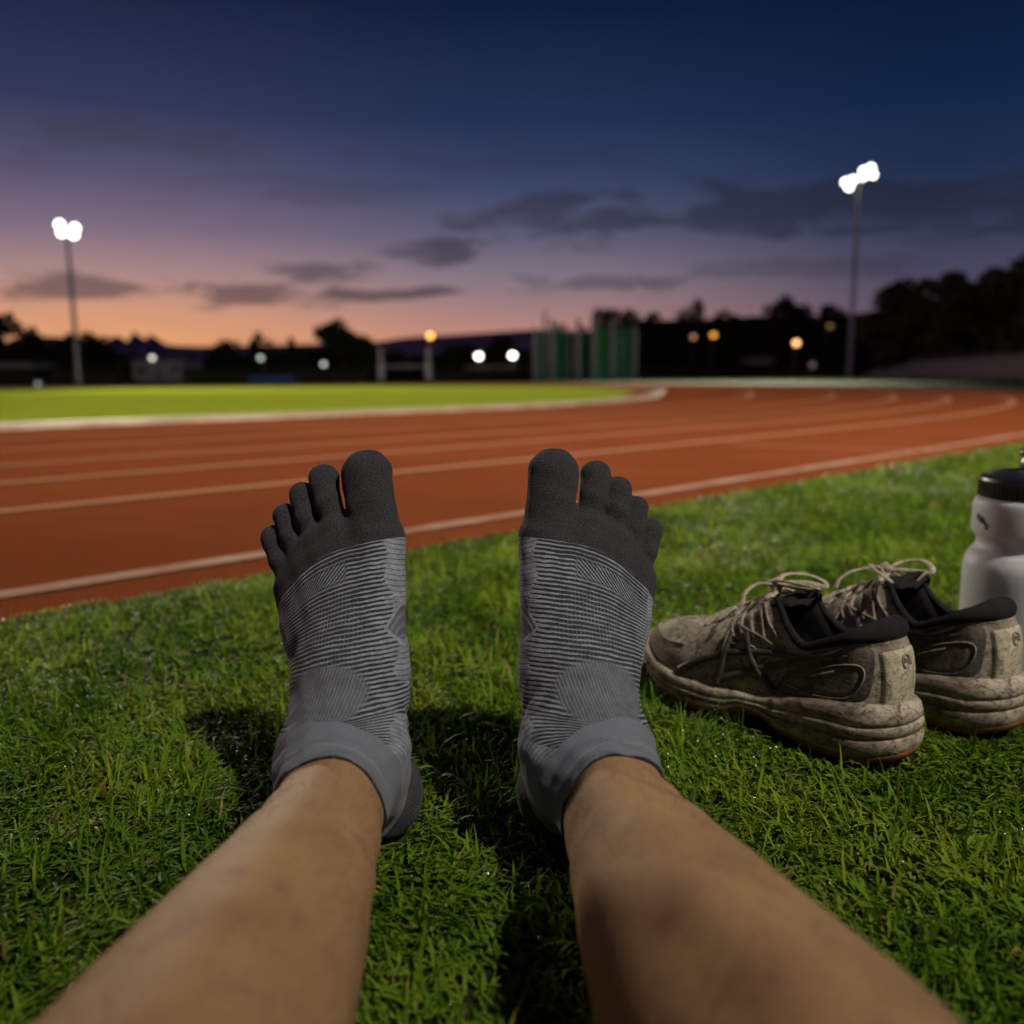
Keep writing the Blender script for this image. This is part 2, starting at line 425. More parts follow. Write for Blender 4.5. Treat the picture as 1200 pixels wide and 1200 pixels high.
def unit(v): v = np.asarray(v, float); return v / np.linalg.norm(v)
class Foot:
    def __init__(s, O, T, N0, side, toes, leg, rim):
        s.O = np.array(O); s.T = unit(T); N0 = np.array(N0, float)
        s.N = unit(N0 - s.T * (N0 @ s.T)); s.A = np.cross(s.T, s.N) * side
        s.toes = toes; s.legpts = leg; s.rimc = np.array(rim)
        s.joint = s.w((.004, .066, .078))
        s.axis = unit(unit(s.joint - s.rimc) - s.A * .22)
        q = np.vstack([np.r_[s.joint, .0335][None], np.array(leg)]); q = np.vstack([2 * q[:1] - q[1:2], q, 2 * q[-1:] - q[-2:-1]])
        c = [0.5 * ((2 * q[i]) + (q[i + 1] - q[i - 1]) * t + (2 * q[i - 1] - 5 * q[i] + 4 * q[i + 1] - q[i + 2]) * t * t + (3 * q[i] - q[i - 1] - 3 * q[i + 1] + q[i + 2]) * t ** 3) for i in range(1, len(q) - 2) for t in (0, .33, .67)] + [q[-2]]
        s.chain = [(p[:3], p[3]) for p in c]
    def w(s, p): return s.O + s.A * p[0] + s.T * p[1] + s.N * p[2]
    def loc(s, P): d = P - s.O; return np.stack([d @ s.A, d @ s.T, d @ s.N], 1)
    def leg(s, P):
        pts = s.chain
        d = None
        for (a, ra), (b, rb) in zip(pts[:-1], pts[1:]):
            q = rcone(P, a, ra, b, rb); d = q if d is None else smin(d, q, 0.012)
        # ankle bones, shin edge, tendon
        top = [np.array(p[:3]) + np.array([-s.A[0] * .010, 0, p[3] - .010]) for p in s.legpts[:4]]
        for a, b in zip(top[:-1], top[1:]): d = smin(d, rcone(P, a, .0115, b, .0115), 0.018)
        d = smin(d, ball(P, s.w((-.030, .070, .082)), .013), 0.02)
        d = smin(d, ball(P, s.w((.029, .060, .078)), .012), 0.02)
        return d
    def foot(s, P):
        L = s.loc(P)
        t = s.toes
        heads = [(-.0348, .214, .025, .0203), (-.0065, .227, .026, .0160), (.014, .222, .024, .0153), (.030, .211, .021, .0146), (.0435, .196, .018, .0148)]
        roots = [(-.016, .115, .052, .028), (-.004, .115, .055, .028), (.010, .112, .046, .026), (.018, .105, .036, .022), (.022, .095, .026, .019)]
        d = None
        for a, b in zip(roots, heads):
            q = rcone(L, a[:3], a[3], b[:3], b[3]); d = q if d is None else smin(d, q, 0.014)
        d = smin(d, rcone(L, (0, .066, .078), .0335, (-.003, .118, .054), .031), 0.03)
        d = smin(d, rcone(L, (.002, .033, .034), .034, (.004, .066, .075), .033), 0.03)
        d = smin(d, rcone(L, (.011, .05, .022), .022, (.031, .16, .02), .018), 0.02)
        toes = None
        for i, ((ta, tb, tcx, tr), hd) in enumerate(zip(t, heads)):
            hd0 = np.array(hd[:3]); tip = np.array((ta, tb - tr, tcx))
            base = hd0 * 0.88 + tip * 0.12; base[2] = hd0[2] * 0.95
            mid = hd0 * 0.42 + tip * 0.58; mid[2] = 0.5 * (hd0[2] + tip[2]) + (0.0035 if i else 0.0)
            q = smin(rcone(L, base, hd[3] * (0.62 if i else .92), mid, tr * (0.80 if i else .93)), rcone(L, mid, tr * (0.80 if i else .93), tip, tr), 0.003)
            d = smin(d, q, 0.003 if i else 0.006)
        return d
RF = Foot((.022, .645, -.004), (.15, .25, .95), (.2, -1, 0), 1,
          [(-.0362, .287, .020, .0184), (-.0015, .284, .019, .0106), (.0187, .275, .018, .0096), (.0355, .262, .017, .0090), (.0500, .247, .016, .0095)],
          [(.0655, .54, .062, .0328), (.0825, .42, .064, .0480), (.0970, .34, .064, .0570), (.1125, .27, .064, .0640), (.115, .16, .072, .066), (.115, .05, .08, .060), (.095, -.12, .105, .073), (.08, -.31, .115, .088)],
          (.064, .54, .064))
LF = Foot((-.086, .645, -.004), (-.21, .25, .95), (-.2, -1, 0), -1,
          [(-.0365, .288, .020, .0184), (.0, .286, .019, .0106), (.0208, .277, .018, .0095), (.0392, .264, .017, .0089), (.0535, .2495, .016, .0095)],
          [(-.1195, .54, .062, .0325), (-.1235, .42, .062, .0455), (-.1285, .34, .062, .0540), (-.1325, .27, .062, .0610), (-.133, .16, .072, .063), (-.137, .05, .08, .058), (-.135, -.12, .105, .073), (-.13, -.31, .115, .088)],
          (-.12, .54, .064))
def body_f(P):
    d = smin(RF.leg(P), LF.leg(P), 0.02)
    d = smin(d, rcone(P, (-.10, -.37, .13), .105, (.045, -.37, .13), .105), 0.05)
    return d
def sock_f(ft):
    def f(P):
        d = smin(ft.foot(P), ft.leg(P) - 0.0002, 0.022) - 0.0016
        L = ft.loc(P); rim = (P - ft.rimc) @ ft.axis
        wr = np.clip(1 - np.abs(L[:, 1] - .085) / .04, 0, 1) * np.clip((L[:, 2] - .03) / .03, 0, 1)
        d = d + .0007 * wr * np.sin(rim * 430 + L[:, 0] * 60 + 2.0 * np.sin(L[:, 0] * 70)) + .0005 * np.sin(L[:, 0] * 210 + L[:, 1] * 130) * np.sin(L[:, 1] * 240 - L[:, 0] * 90)
        return np.maximum(d, -rim)
    return f

m_skin, nt, b = material('leg_skin', (0.42, 0.25, 0.15), 0.66, 0, 0.06)
oc = nt.objco()
c = nt.mix(nt.step(nt.noise(14, 4, 0.6, oc), 0.3, 0.7), (0.340, 0.203, 0.104), (0.418, 0.258, 0.132))
c = nt.mix(nt.step(nt.noise(38, 4, 0.65, oc), 0.5, 0.75), c, (0.305, 0.162, 0.10))
c = nt.mix(nt.math('MULTIPLY', nt.step(nt.noise(22, 3, 0.6, oc, 0.8), 0.56, 0.72), 0.25), c, (0.2, 0.125, 0.1))
c = nt.mix(nt.math('MULTIPLY', nt.step(nt.voro(330, oc), 0.16, 0.06), 0.5), c, (0.07, 0.04, 0.025))
nt.lk(c, b.inputs['Base Color'])
b.inputs['Subsurface Weight'].default_value = 0.12; b.inputs['Subsurface Radius'].default_value = (0.008, 0.003, 0.0015); b.inputs['Subsurface Scale'].default_value = 0.5
h = nt.math('ADD', nt.math('MULTIPLY', nt.noise(420, 3, 0.6, oc), 0.5), nt.noise(70, 3, 0.6, oc))
nt.lk(nt.bump(h, 0.5, 0.0014), b.inputs['Normal'])

def sock_mat(name, kind):
    m, nt, b = material(name, (0.15, 0.15, 0.155), 0.92, 0, 0.15)
    lc = nt.attr('foot', 'Vector'); w = nt.attr('w'); a = nt.attr('lat')
    fz = nt.noise(900, 3, 0.7, lc); fz2 = nt.noise(45, 4, 0.6, lc)
    knit = nt.math('MULTIPLY', nt.math('ADD', nt.math('SINE', nt.math('MULTIPLY', a, 5200.0)), nt.math('SINE', nt.math('MULTIPLY', w, 5200.0))), 0.25)
    if kind == 'toe':
        c = nt.mix(nt.step(fz, 0.35, 0.7), (0.014, 0.0155, 0.0182), (0.072, 0.078, 0.089))
        c = nt.mix(nt.math('MULTIPLY', fz2, 0.5), c, (0.030, 0.031, 0.033))
        h = nt.math('ADD', nt.math('MULTIPLY', knit, 0.6), fz); st, ds = 0.7, 0.0011
    elif kind == 'heel':
        c = nt.mix(nt.step(fz, 0.35, 0.7), (0.032, 0.034, 0.040), (0.062, 0.066, 0.076)); h = nt.math('ADD', knit, fz); st, ds = 0.5, 0.0008
    elif kind == 'cuff':
        c = nt.mix(nt.step(fz, 0.3, 0.7), (0.140, 0.156, 0.190), (0.185, 0.205, 0.245))
        rib = nt.math('SINE', nt.math('MULTIPLY', nt.attr('ang'), 260.0))
        seam = nt.step(nt.math('ABSOLUTE', nt.math('SUBTRACT', nt.attr('rim'), 0.0145)), 0.0012, 0.0003)
        c = nt.mix(nt.math('MULTIPLY', seam, 0.35), c, (0.3, 0.3, 0.31))
        c = nt.mix(nt.step(nt.attr('rim'), 0.0015, 0.0004), c, (0.025, 0.026, 0.032))
        h = nt.math('ADD', nt.math('ADD', nt.math('MULTIPLY', rib, 0.35), nt.math('MULTIPLY', fz, 0.5)), nt.math('MULTIPLY', seam, 0.8)); st, ds = 0.4, 0.0008
    else:
        lt = nt.mix(nt.step(fz, 0.3, 0.7), (0.20, 0.22, 0.262), (0.32, 0.348, 0.405)); dk = (0.030, 0.032, 0.037)
        wob = nt.math('MULTIPLY', nt.math('SUBTRACT', nt.noise(38, 4, 0.6, lc), 0.5), 0.0034)
        ph = nt.math('MULTIPLY', nt.math('ADD', w, wob), 2 * math.pi / 0.0033)
        sn = nt.math('SINE', ph)
        duty = nt.attr('duty')                          # wider dark gaps in the middle of the instep
        duty = nt.math('ADD', duty, nt.math('MULTIPLY', nt.math('SUBTRACT', nt.noise(70, 5, 0.7, lc), 0.45), 2.6))
        ridge = nt.step(nt.math('SUBTRACT', sn, duty), -0.55, 0.55)
        # loose mesh threads that cross the gaps
        th = nt.step(nt.math('SINE', nt.math('MULTIPLY', a, 2 * math.pi / 0.0028)), 0.35, 0.9)
        ridge = nt.math('MAXIMUM', ridge, nt.math('MULTIPLY', nt.math('MULTIPLY', th, nt.attr('grid')), nt.step(nt.noise(60, 2, 0.5, lc), 0.35, 0.6, 0.15, 0.75)))
        breakup = nt.step(nt.noise(120, 3, 0.6, lc), 0.3, 0.62, 0.72, 1.0)
        # fine slanted herringbone just behind the toes
        hb = nt.step(nt.math('SINE', nt.math('MULTIPLY', nt.math('ADD', w, nt.math('MULTIPLY', a, 0.9)), 2 * math.pi / 0.0034)), -0.2, 0.5)
        ridge = nt.math('ADD', nt.math('MULTIPLY', ridge, nt.math('SUBTRACT', 1.0, nt.attr('herr'))), nt.math('MULTIPLY', hb, nt.attr('herr')))
        # plain side panels with thin lines
        side = nt.step(nt.attr('ms'), -0.0007, 0.0007)
        thin = nt.step(nt.math('SINE', nt.math('MULTIPLY', nt.math('ADD', w, nt.math('MULTIPLY', a, -0.5)), 2 * math.pi / 0.004)), 0.6, 0.95, 1.0, 0.6)
        ridge = nt.math('ADD', nt.math('MULTIPLY', ridge, nt.math('SUBTRACT', 1.0, side)), nt.math('MULTIPLY', thin, side))
        # smooth darker pad over the bend of the ankle
        tg = nt.step(nt.attr('mt'), 0.0022, -0.0022)
        pad = nt.step(nt.math('SINE', nt.math('MULTIPLY', nt.math('ADD', a, nt.math('MULTIPLY', w, 0.4)), 2 * math.pi / 0.0026)), -0.6, 0.9, 0.36, 0.62)
        ridge = nt.math('ADD', nt.math('MULTIPLY', ridge, nt.math('SUBTRACT', 1.0, tg)), nt.math('MULTIPLY', pad, tg))
        # small dark gusset on the inner side
        gs = nt.step(nt.attr('mg'), 0.0006, -0.0006)
        ridge = nt.math('ADD', nt.math('MULTIPLY', ridge, nt.math('SUBTRACT', 1.0, gs)), nt.math('MULTIPLY', nt.math('MULTIPLY', pad, 0.95), gs))
        rimline = nt.step(nt.math('ABSOLUTE', nt.attr('mg')), 0.0013, 0.0004)
        ridge = nt.math('MAXIMUM', ridge, rimline)
        c = nt.mix(nt.math('MULTIPLY', ridge, breakup), dk, lt)
        h = nt.math('ADD', nt.math('MULTIPLY', ridge, 1.0), nt.math('MULTIPLY', fz, 0.3)); st, ds = 0.75, 0.0015
    nt.lk(c, b.inputs['Base Color'])
    b.inputs['Sheen Weight'].default_value = 0.06; b.inputs['Sheen Roughness'].default_value = 0.5
    nt.lk(nt.bump(h, st, ds), b.inputs['Normal'])
    return m
M_SOCK = {k: sock_mat('sock_' + k, k) for k in ('toe', 'heel', 'cuff', 'main')}

V, Q, Nn = surface_nets(body_f, (-.27, -.52, -.01), (.22, .62, .27), 0.0055)
person = mesh_np('person', V, Q, m_skin)
tag(person, 'person sitting on the lawn with bare outstretched legs and grey toe socks', 'person')

def make_sock(ft, sgn):
    f = sock_f(ft)
    lo = ft.O + np.array([-.13, -.16, -.02]); hi = ft.O + np.array([.13, .13, .31])
    V, Q, Nn = surface_nets(f, lo, hi, 0.0021)
    T = np.vstack([Q[:, [0, 1, 2]], Q[:, [0, 2, 3]]])
    def fields(V):
        L = ft.loc(V); a, b, c = L.T
        rim = (V - ft.rimc) @ ft.axis
        gt = b - (.2150 - 5.4 * np.clip(a + .022, 0, 1) ** 2)
        gc = np.minimum(0.033 - rim, c - .054)
        gh = np.minimum(.056 - c, .072 - b)
        return L, gt, gc, gh
    parts = {}
    L, gt, gc, gh = fields(V)
    V1, _, toe, rest = split_by(V, T, gt)
    gc1 = fields(V1)[2]; V2, _, cuff, rest = split_by(V1, rest, gc1)
    gh2 = fields(V2)[3]; V3, _, heel, main = split_by(V2, rest, gh2)
    parts = {'toe': (V1, toe), 'cuff': (V2, cuff), 'heel': (V3, heel), 'main': (V3, main)}
    e = 0.001
    def build(kind, name, parent):
        VV, TT = parts[kind]
        used = np.unique(TT); mp = np.full(len(VV), -1); mp[used] = np.arange(len(used))
        P = VV[used]; F = mp[TT]
        g = np.stack([f(P + e * np.eye(3)[i]) - f(P - e * np.eye(3)[i]) for i in range(3)], 1)
        g /= np.maximum(np.linalg.norm(g, axis=1), 1e-9)[:, None]
        L = ft.loc(P); a, b, c = L.T; rim = (P - ft.rimc) @ ft.axis
        # line field: follows the toe boundary in front, the cuff behind
        k = np.clip((b - .13) / .075, 0, 1); k = k * k * (3 - 2 * k)
        wf = b + 5.4 * np.clip(a + .022, 0, 1) ** 2
        wm = b + 1.6 * (a - 0.004) ** 2 + 0.05 * a
        kb = np.clip((.095 - b) / .03, 0, 1) * np.clip((c - .05) / .02, 0, 1)
        w = (wf * k + wm * (1 - k))
        w = w * (1 - kb) + (rim + .02) * kb
        duty = 0.0 + 0.45 * np.exp(-((b - .165) / .022) ** 2) * np.clip(1 - np.abs(a + .005) / .045, 0, 1) + 0.35 * np.exp(-((wf - .208) / .007) ** 2) - 0.75 * np.clip((np.abs(a) - .03) / .02, 0, 1)
        grid = np.exp(-((b - .155) / .024) ** 2) * np.clip(1 - np.abs(a + .005) / .035, 0, 1)
        herr = np.clip(1.6 - np.abs(wf - .197) / .006, 0, 1) * np.clip((a + .022) / .006, 0, 1) * np.clip((.038 - a) / .006, 0, 1)
        zig = .004 * np.abs(((b / .034) % 1.0) * 2 - 1)
        ms = np.maximum(-a - (.0455 + zig - np.clip(.10 - b, 0, 1) * .1), a - (.0475 - np.clip(.12 - b, 0, 1) * .05))
        ms = np.maximum(ms, .074 - b)
        mt = (np.sqrt(((a + .000) / .033) ** 2 + ((b - .112) / .022) ** 2) - 1) * .022 - 0.0
        mg = np.maximum(np.abs(b - .150) * .50 - (-a - .0435) * 1.0, -a - .07)
        ang = np.arctan2((P - ft.rimc) @ ft.A, (P - ft.rimc) @ np.cross(ft.axis, ft.A))
        at = {'foot': ('FLOAT_VECTOR', L), 'lat': ('FLOAT', a), 'w': ('FLOAT', w), 'duty': ('FLOAT', duty), 'grid': ('FLOAT', grid), 'herr': ('FLOAT', herr),
              'ms': ('FLOAT', ms), 'mt': ('FLOAT', mt), 'mg': ('FLOAT', mg), 'rim': ('FLOAT', rim), 'ang': ('FLOAT', ang)}
        return mesh_np(name, P, F, M_SOCK[kind], parent, True, at, g)
    sock = build('main', 'sock', person)
    build('toe', 'toe_section', sock); build('heel', 'heel_patch', sock); build('cuff', 'cuff', sock)
    return sock
make_sock(RF, 1); make_sock(LF, -1)
# short fine hairs on the shins
def leg_hair():
    out_v, out_f = [], []
    for ft in (RF, LF):
        q = np.array(ft.chain[0:0] + [np.r_[p, r_] for p, r_ in ft.chain]); n = 1500
        yy = rng.uniform(.24, .535, n); th = rng.uniform(-1.35, 1.35, n)
        o_ = np.argsort(q[:, 1]); cx = np.interp(yy, q[o_, 1], q[o_, 0]); cz = np.interp(yy, q[o_, 1], q[o_, 2]); rr = np.interp(yy, q[o_, 1], q[o_, 3])
        D = np.c_[np.sin(th), np.zeros(n), np.cos(th)]; P = np.c_[cx, yy, cz] + D * (rr + .004)[:, None]
        for _ in range(3): P = P - body_f(P)[:, None] * D
        L = rng.uniform(.003, .007, n)[:, None]; T = np.c_[rng.normal(0, .5, n) + D[:, 0] * .3, np.full(n, .8), rng.normal(0, .15, n) - .2]; T /= np.linalg.norm(T, axis=1)[:, None]
        S_ = np.cross(T, D); w_ = .000055
        p1 = P - D * .0004; p2 = P + T * L * .5 + D * L * .32; p3 = P + T * L + D * L * .30
        V = np.stack([p1 - S_ * w_, p1 + S_ * w_, p2 - S_ * w_ * .8, p2 + S_ * w_ * .8, p3], 1)
        b0 = (np.arange(n) * 5)[:, None, None] + sum(len(v) for v in out_v)
        out_v.append(V.reshape(-1, 3)); out_f.append((b0 + np.array([[0, 1, 3], [0, 3, 2], [2, 3, 4]])[None]).reshape(-1, 3))
    m = material('leg_hair', (0.035, 0.022, 0.014), 0.5)[0]
    mesh_np('leg_hair', np.vstack(out_v), np.vstack(out_f), m, person, True)
leg_hair()
# ------------------------------------------------------------------ running shoes
def cat_closed(P, n):
    P = np.asarray(P, float); m = len(P); out = []
    for u in np.linspace(0, m, n, endpoint=False):
        i = int(u); t = u - i
        p0, p1, p2, p3 = P[(i - 1) % m], P[i % m], P[(i + 1) % m], P[(i + 2) % m]
        out.append(0.5 * ((2 * p1) + (-p0 + p2) * t + (2 * p0 - 5 * p1 + 4 * p2 - p3) * t * t + (-p0 + 3 * p1 - 3 * p2 + p3) * t ** 3))
    return np.array(out)
def cat_open(P, n):
    P = np.asarray(P, float); P = np.vstack([2 * P[0] - P[1], P, 2 * P[-1] - P[-2]]); m = len(P) - 3; out = []
    for u in np.linspace(0, m, n):
        i = min(int(u), m - 1); t = u - i
        p0, p1, p2, p3 = P[i:i + 4]
        out.append(0.5 * ((2 * p1) + (-p0 + p2) * t + (2 * p0 - 5 * p1 + 4 * p2 - p3) * t * t + (-p0 + 3 * p1 - 3 * p2 + p3) * t ** 3))
    return np.array(out)

def dirty(name, c1, c2, c3, rough=0.75, speck=0.5, bump=0.5, scale=1.0, weave=False):
    m, nt, b = material(name, c1, rough, 0, 0.3)
    oc = nt.objco()
    st = nt.new('ShaderNodeMapping'); st.inputs['Scale'].default_value = (0.5, 1, 1.4); nt.lk(oc, st.inputs[0])
    n1 = nt.noise(22 * scale, 5, 0.65, st.outputs[0], 0.6); n2 = nt.noise(70 * scale, 5, 0.7, oc, 1.2); n3 = nt.noise(240, 4, 0.7, st.outputs[0])
    c = nt.mix(nt.step(n1, 0.40, 0.60), c1, c2)
    c = nt.mix(nt.math('MULTIPLY', nt.step(n2, 0.48, 0.66), 0.9), c, c3)
    c = nt.mix(nt.math('MULTIPLY', nt.step(n3, 0.50, 0.66), 0.65), c, c3)
    v = nt.math('ADD', nt.voro(150, st.outputs[0]), nt.math('MULTIPLY', nt.noise(60, 2, 0.5, oc), 0.5))
    c = nt.mix(nt.math('MULTIPLY', nt.step(v, 0.43, 0.37), speck), c, (0.03, 0.024, 0.018))
    nt.lk(c, b.inputs['Base Color'])
    if weave:
        sx = nt.new('ShaderNodeSeparateXYZ'); nt.lk(oc, sx.inputs[0])
        wv = nt.math('MULTIPLY', nt.math('SINE', nt.math('MULTIPLY', nt.math('ADD', sx.outputs[0], sx.outputs[1]), 3600.0)), nt.math('SINE', nt.math('MULTIPLY', nt.math('SUBTRACT', sx.outputs[2], nt.math('MULTIPLY', sx.outputs[0], 0.6)), 3600.0)))
        c2 = nt.mix(nt.math('MULTIPLY', nt.step(wv, 0.1, 0.8), 0.5), c, c3); nt.lk(c2, b.inputs['Base Color'])
        n3 = nt.math('SUBTRACT', n3, nt.math('MULTIPLY', wv, 0.5))
    h = nt.math('ADD', nt.math('MULTIPLY', n3, 0.5), nt.math('ADD', nt.math('MULTIPLY', n2, 0.7), nt.math('MULTIPLY', nt.step(v, 0.3, 0.45), 0.4)))
    nt.lk(nt.bump(h, bump, 0.0016), b.inputs['Normal'])
    nt.lk(nt.step(n1, 0.3, 0.7, rough + 0.1, rough - 0.15), b.inputs['Roughness'])
    return m
M_UP = dirty('muddy_mesh_upper', (0.48, 0.425, 0.33), (0.26, 0.22, 0.168), (0.055, 0.042, 0.028), 0.8, 0.7, 0.9, 1.0, True)
M_OVER = dirty('muddy_overlay', (0.33, 0.285, 0.22), (0.16, 0.135, 0.10), (0.06, 0.048, 0.035), 0.7, 0.6, 0.5)
M_HEELTAB = dirty('scuffed_heel_tab', (0.50, 0.465, 0.33), (0.40, 0.365, 0.26), (0.15, 0.125, 0.085), 0.65, 0.5, 0.4)
M_MID = dirty('scuffed_midsole', (0.46, 0.40, 0.31), (0.24, 0.20, 0.152), (0.07, 0.053, 0.036), 0.7, 0.8, 0.8)
M_STRIPE = dirty('dull_stripe', (0.035, 0.036, 0.040), (0.065, 0.06, 0.055), (0.12, 0.10, 0.08), 0.5, 0.2, 0.3)
M_GREYP = dirty('grey_side_panel', (0.045, 0.046, 0.049), (0.085, 0.08, 0.072), (0.16, 0.135, 0.10), 0.6, 0.4, 0.5)
M_WINDOW = dirty('sunken_side_window', (0.10, 0.088, 0.070), (0.17, 0.145, 0.11), (0.05, 0.042, 0.034), 0.6, 0.5, 0.8)
M_LACE = dirty('dirty_lace', (0.48, 0.41, 0.33), (0.36, 0.30, 0.235), (0.2, 0.16, 0.115), 0.85, 0.1, 0.6, 2)
M_LINING = mottled('black_lining', (0.012, 0.012, 0.013), (0.02, 0.02, 0.021), 60, 0.95, 0.5, 700, 0.001, 0, 0.2)
M_OUT = dirty('orange_outsole', (0.30, 0.085, 0.03), (0.2, 0.065, 0.03), (0.08, 0.05, 0.03), 0.7, 0.3, 0.5)

def make_shoe(label, loc, head, mirror, group):
    # local frame: x heel -> toe, y to the left, z up
    half_b = [(0, 0), (.004, .017), (.022, .031), (.055, .036), (.088, .036), (.118, .038), (.146, .043), (.172, .048), (.202, .051), (.232, .049), (.259, .040), (.279, .023), (.287, 0)]
    half_t = [(.014, 0, .117), (.018, .016, .116), (.034, .029, .109), (.058, .033, .098), (.079, .034, .091), (.098, .031, .104), (.116, .026, .125), (.141, .022, .110), (.164, .019, .097), (.184, .016, .0865), (.200, .011, .0795), (.209, .005, .0765), (.211, 0, .076)]
    bul = (1.0, 0.94) if mirror else (0.94, 1.0)
    Bc = [(x, y * bul[0]) for x, y in half_b] + [(x, -y * bul[1]) for x, y in half_b[-2:0:-1]]
    Tc = [(x, y, z) for x, y, z in half_t] + [(x, -y, z) for x, y, z in half_t[-2:0:-1]]
    NU = 192
    B2 = cat_closed(Bc, NU); T3 = cat_closed(Tc, NU)
    zt = lambda x: np.interp(x, [-.02, 0, .05, .09, .125, .16, .21, .25, .275, .30], [.053, .052, .047, .039, .031, .0285, .029, .035, .046, .058])
    zb = lambda x: np.interp(x, [-.02, 0, .025, .06, .10, .118, .14, .155, .18, .22, .25, .275, .30], [.014, .008, .002, .001, .004, .014, .015, .006, .003, .005, .012, .024, .036])
    tan = np.roll(B2, -1, 0) - np.roll(B2, 1, 0)
    out = np.c_[-tan[:, 1], tan[:, 0]]; out /= np.linalg.norm(out, axis=1)[:, None]
    # loop starts at the heel, goes along +y to the toe: outward is to the left of travel
    if (out[NU // 4] @ np.array([0, 1])) < 0: out = -out
    B3 = np.c_[B2, zt(B2[:, 0]) - 0.004]
    heelw = np.clip(1 - B2[:, 0] / .03, 0, 1)
    Cx = B3[:, 0] * .85 + T3[:, 0] * .15 - .008 * heelw
    toew = np.clip((B2[:, 0] - .2) / .08, 0, 1)
    Cz = B3[:, 2] * (1 - .66) + T3[:, 2] * .66 + .010 * toew
    waist = np.clip((.13 - B2[:, 0]) / .05, 0, 1) * np.clip(B2[:, 0] / .03, 0, 1)
    C3 = np.c_[Cx, B3[:, 1] * (1.08 - .16 * waist), Cz]
    def Sf(u, t):
        """u in 0..1 around the loop, t 0 at the sole .. 1 at the opening"""
        k = (np.asarray(u) % 1.0) * NU; i = np.floor(k).astype(int); fr = (k - i)[..., None]; j = (i + 1) % NU; i = i % NU
        lerp = lambda A: A[i] * (1 - fr) + A[j] * fr
        t = np.asarray(t)[..., None]
        return lerp(B3) * (1 - t) ** 2 + lerp(C3) * 2 * t * (1 - t) + lerp(T3) * t * t
    NTT = 26
    U, Tt = np.meshgrid(np.arange(NU) / NU, np.linspace(0, 1, NTT), indexing='ij')
    P = Sf(U, Tt)
    # creases over the toe joint, soft dents
    cr = np.exp(-((P[..., 0] - .205) / .012) ** 2) * np.clip((P[..., 2] - .05) / .02, 0, 1)
    P[..., 2] -= .0028 * cr
    cr2 = np.exp(-((P[..., 0] - .232) / .010) ** 2) * np.clip((P[..., 2] - .05) / .02, 0, 1)
    P[..., 2] += .0015 * cr2
    root = empty('running_shoe', loc, head)
    tag(root, label, 'shoe', group)
    ub = MB().grid(P, True)
    upper = ub.build('upper', M_UP, root, True)
    bvh = BVHTree.FromPolygons([Vector(v) for v in ub.v], ub.f)
    cen = np.array([.13, 0, .05])
    def patch(name, u0, u1, t0, t1, off, mat, nu=24, nt_=16, shape=None, parent=None):
        uu = np.linspace(u0, u1, nu); tt = np.linspace(0, 1, nt_)
        UU, TT = np.meshgrid(uu, tt, indexing='ij')
        f = (UU - u0) / (u1 - u0)
        TA = (t0(f) if callable(t0) else t0); TB = (t1(f) if callable(t1) else t1)
        tv = TA + (TB - TA) * TT
        Pp = Sf(UU, tv); e = 1e-3
        du = Sf(UU + e, tv) - Sf(UU - e, tv); dt = Sf(UU, tv + e) - Sf(UU, tv - e)
        nn = np.cross(du, dt); nn /= np.maximum(np.linalg.norm(nn, axis=-1), 1e-9)[..., None]
        flip = np.sign(((Pp - cen) * nn).sum(-1))[..., None]; nn = nn * flip
        edge = np.minimum(np.minimum(f, 1 - f) * nu / 2.0, np.minimum(TT, 1 - TT) * nt_ / 1.6)
        o_ = -.0012 + (off + .0012) * np.clip(edge, 0, 1) ** 0.5
        return MB().grid(Pp + nn * o_[..., None]).build(name, mat, parent or root, True)
    def side_hit(x, z, sgn):
        h = bvh.ray_cast(Vector((x, .12 * sgn, z)), Vector((0, -sgn, 0)))
        if h[0] is None:
            h = bvh.find_nearest(Vector((x, .05 * sgn, z)))
        nn = h[1]
        if nn.y * sgn < 0: nn = -nn
        return np.array(h[0]), np.array(nn)
    def strip_mb(mb, pts, w, sgn, hgt=.0013, n=36):
        Q_ = cat_open([(x, 0, z) for x, z in pts], n); rows = []
        for i, q in enumerate(Q_):
            tdir = Q_[min(i + 1, n - 1)] - Q_[max(i - 1, 0)]; tdir /= np.linalg.norm(tdir)
            pr = np.array([-tdir[2], 0, tdir[0]])
            ww = (w[0] + (w[1] - w[0]) * i / (n - 1)) if isinstance(w, tuple) else w
            row = []
            for k, hh in ((-1, -.0008), (-.8, hgt), (0, hgt * 1.1), (.8, hgt), (1, -.0008)):
                s_ = q + pr * ww * k / 2
                p, nn = side_hit(s_[0], s_[2], sgn); row.append(p + nn * hh)
            rows.append(row)
        mb.grid(np.array(rows))
    def fill(pts, sgn, hgt, n=48, rings=8, edge=True):
        Q_ = cat_closed([(x, 0, z) for x, z in pts], n); c = Q_.mean(0); rows = []
        for k in np.linspace(0.02, 1, rings):
            row = []
            for q in np.vstack([Q_, Q_[:1]]):
                s_ = c + (q - c) * k
                p, nn = side_hit(s_[0], s_[2], sgn)
                row.append(p + nn * (hgt if (k < .99 or not edge) else -.0008))
            rows.append(row)
        return MB().grid(np.array(rows))
    # midsole: stacked rounded layers with grooves
    prof = [(0, -.004), (0, .003), (.05, .006), (.16, .0085), (.27, .0090), (.30, .0082), (.315, .0042), (.335, .0080), (.46, .0094), (.53, .0090), (.555, .0046), (.575, .0082), (.70, .0088), (.86, .0082), (.95, .006), (1.0, .0035), (1.03, -.002)]
    rows = []
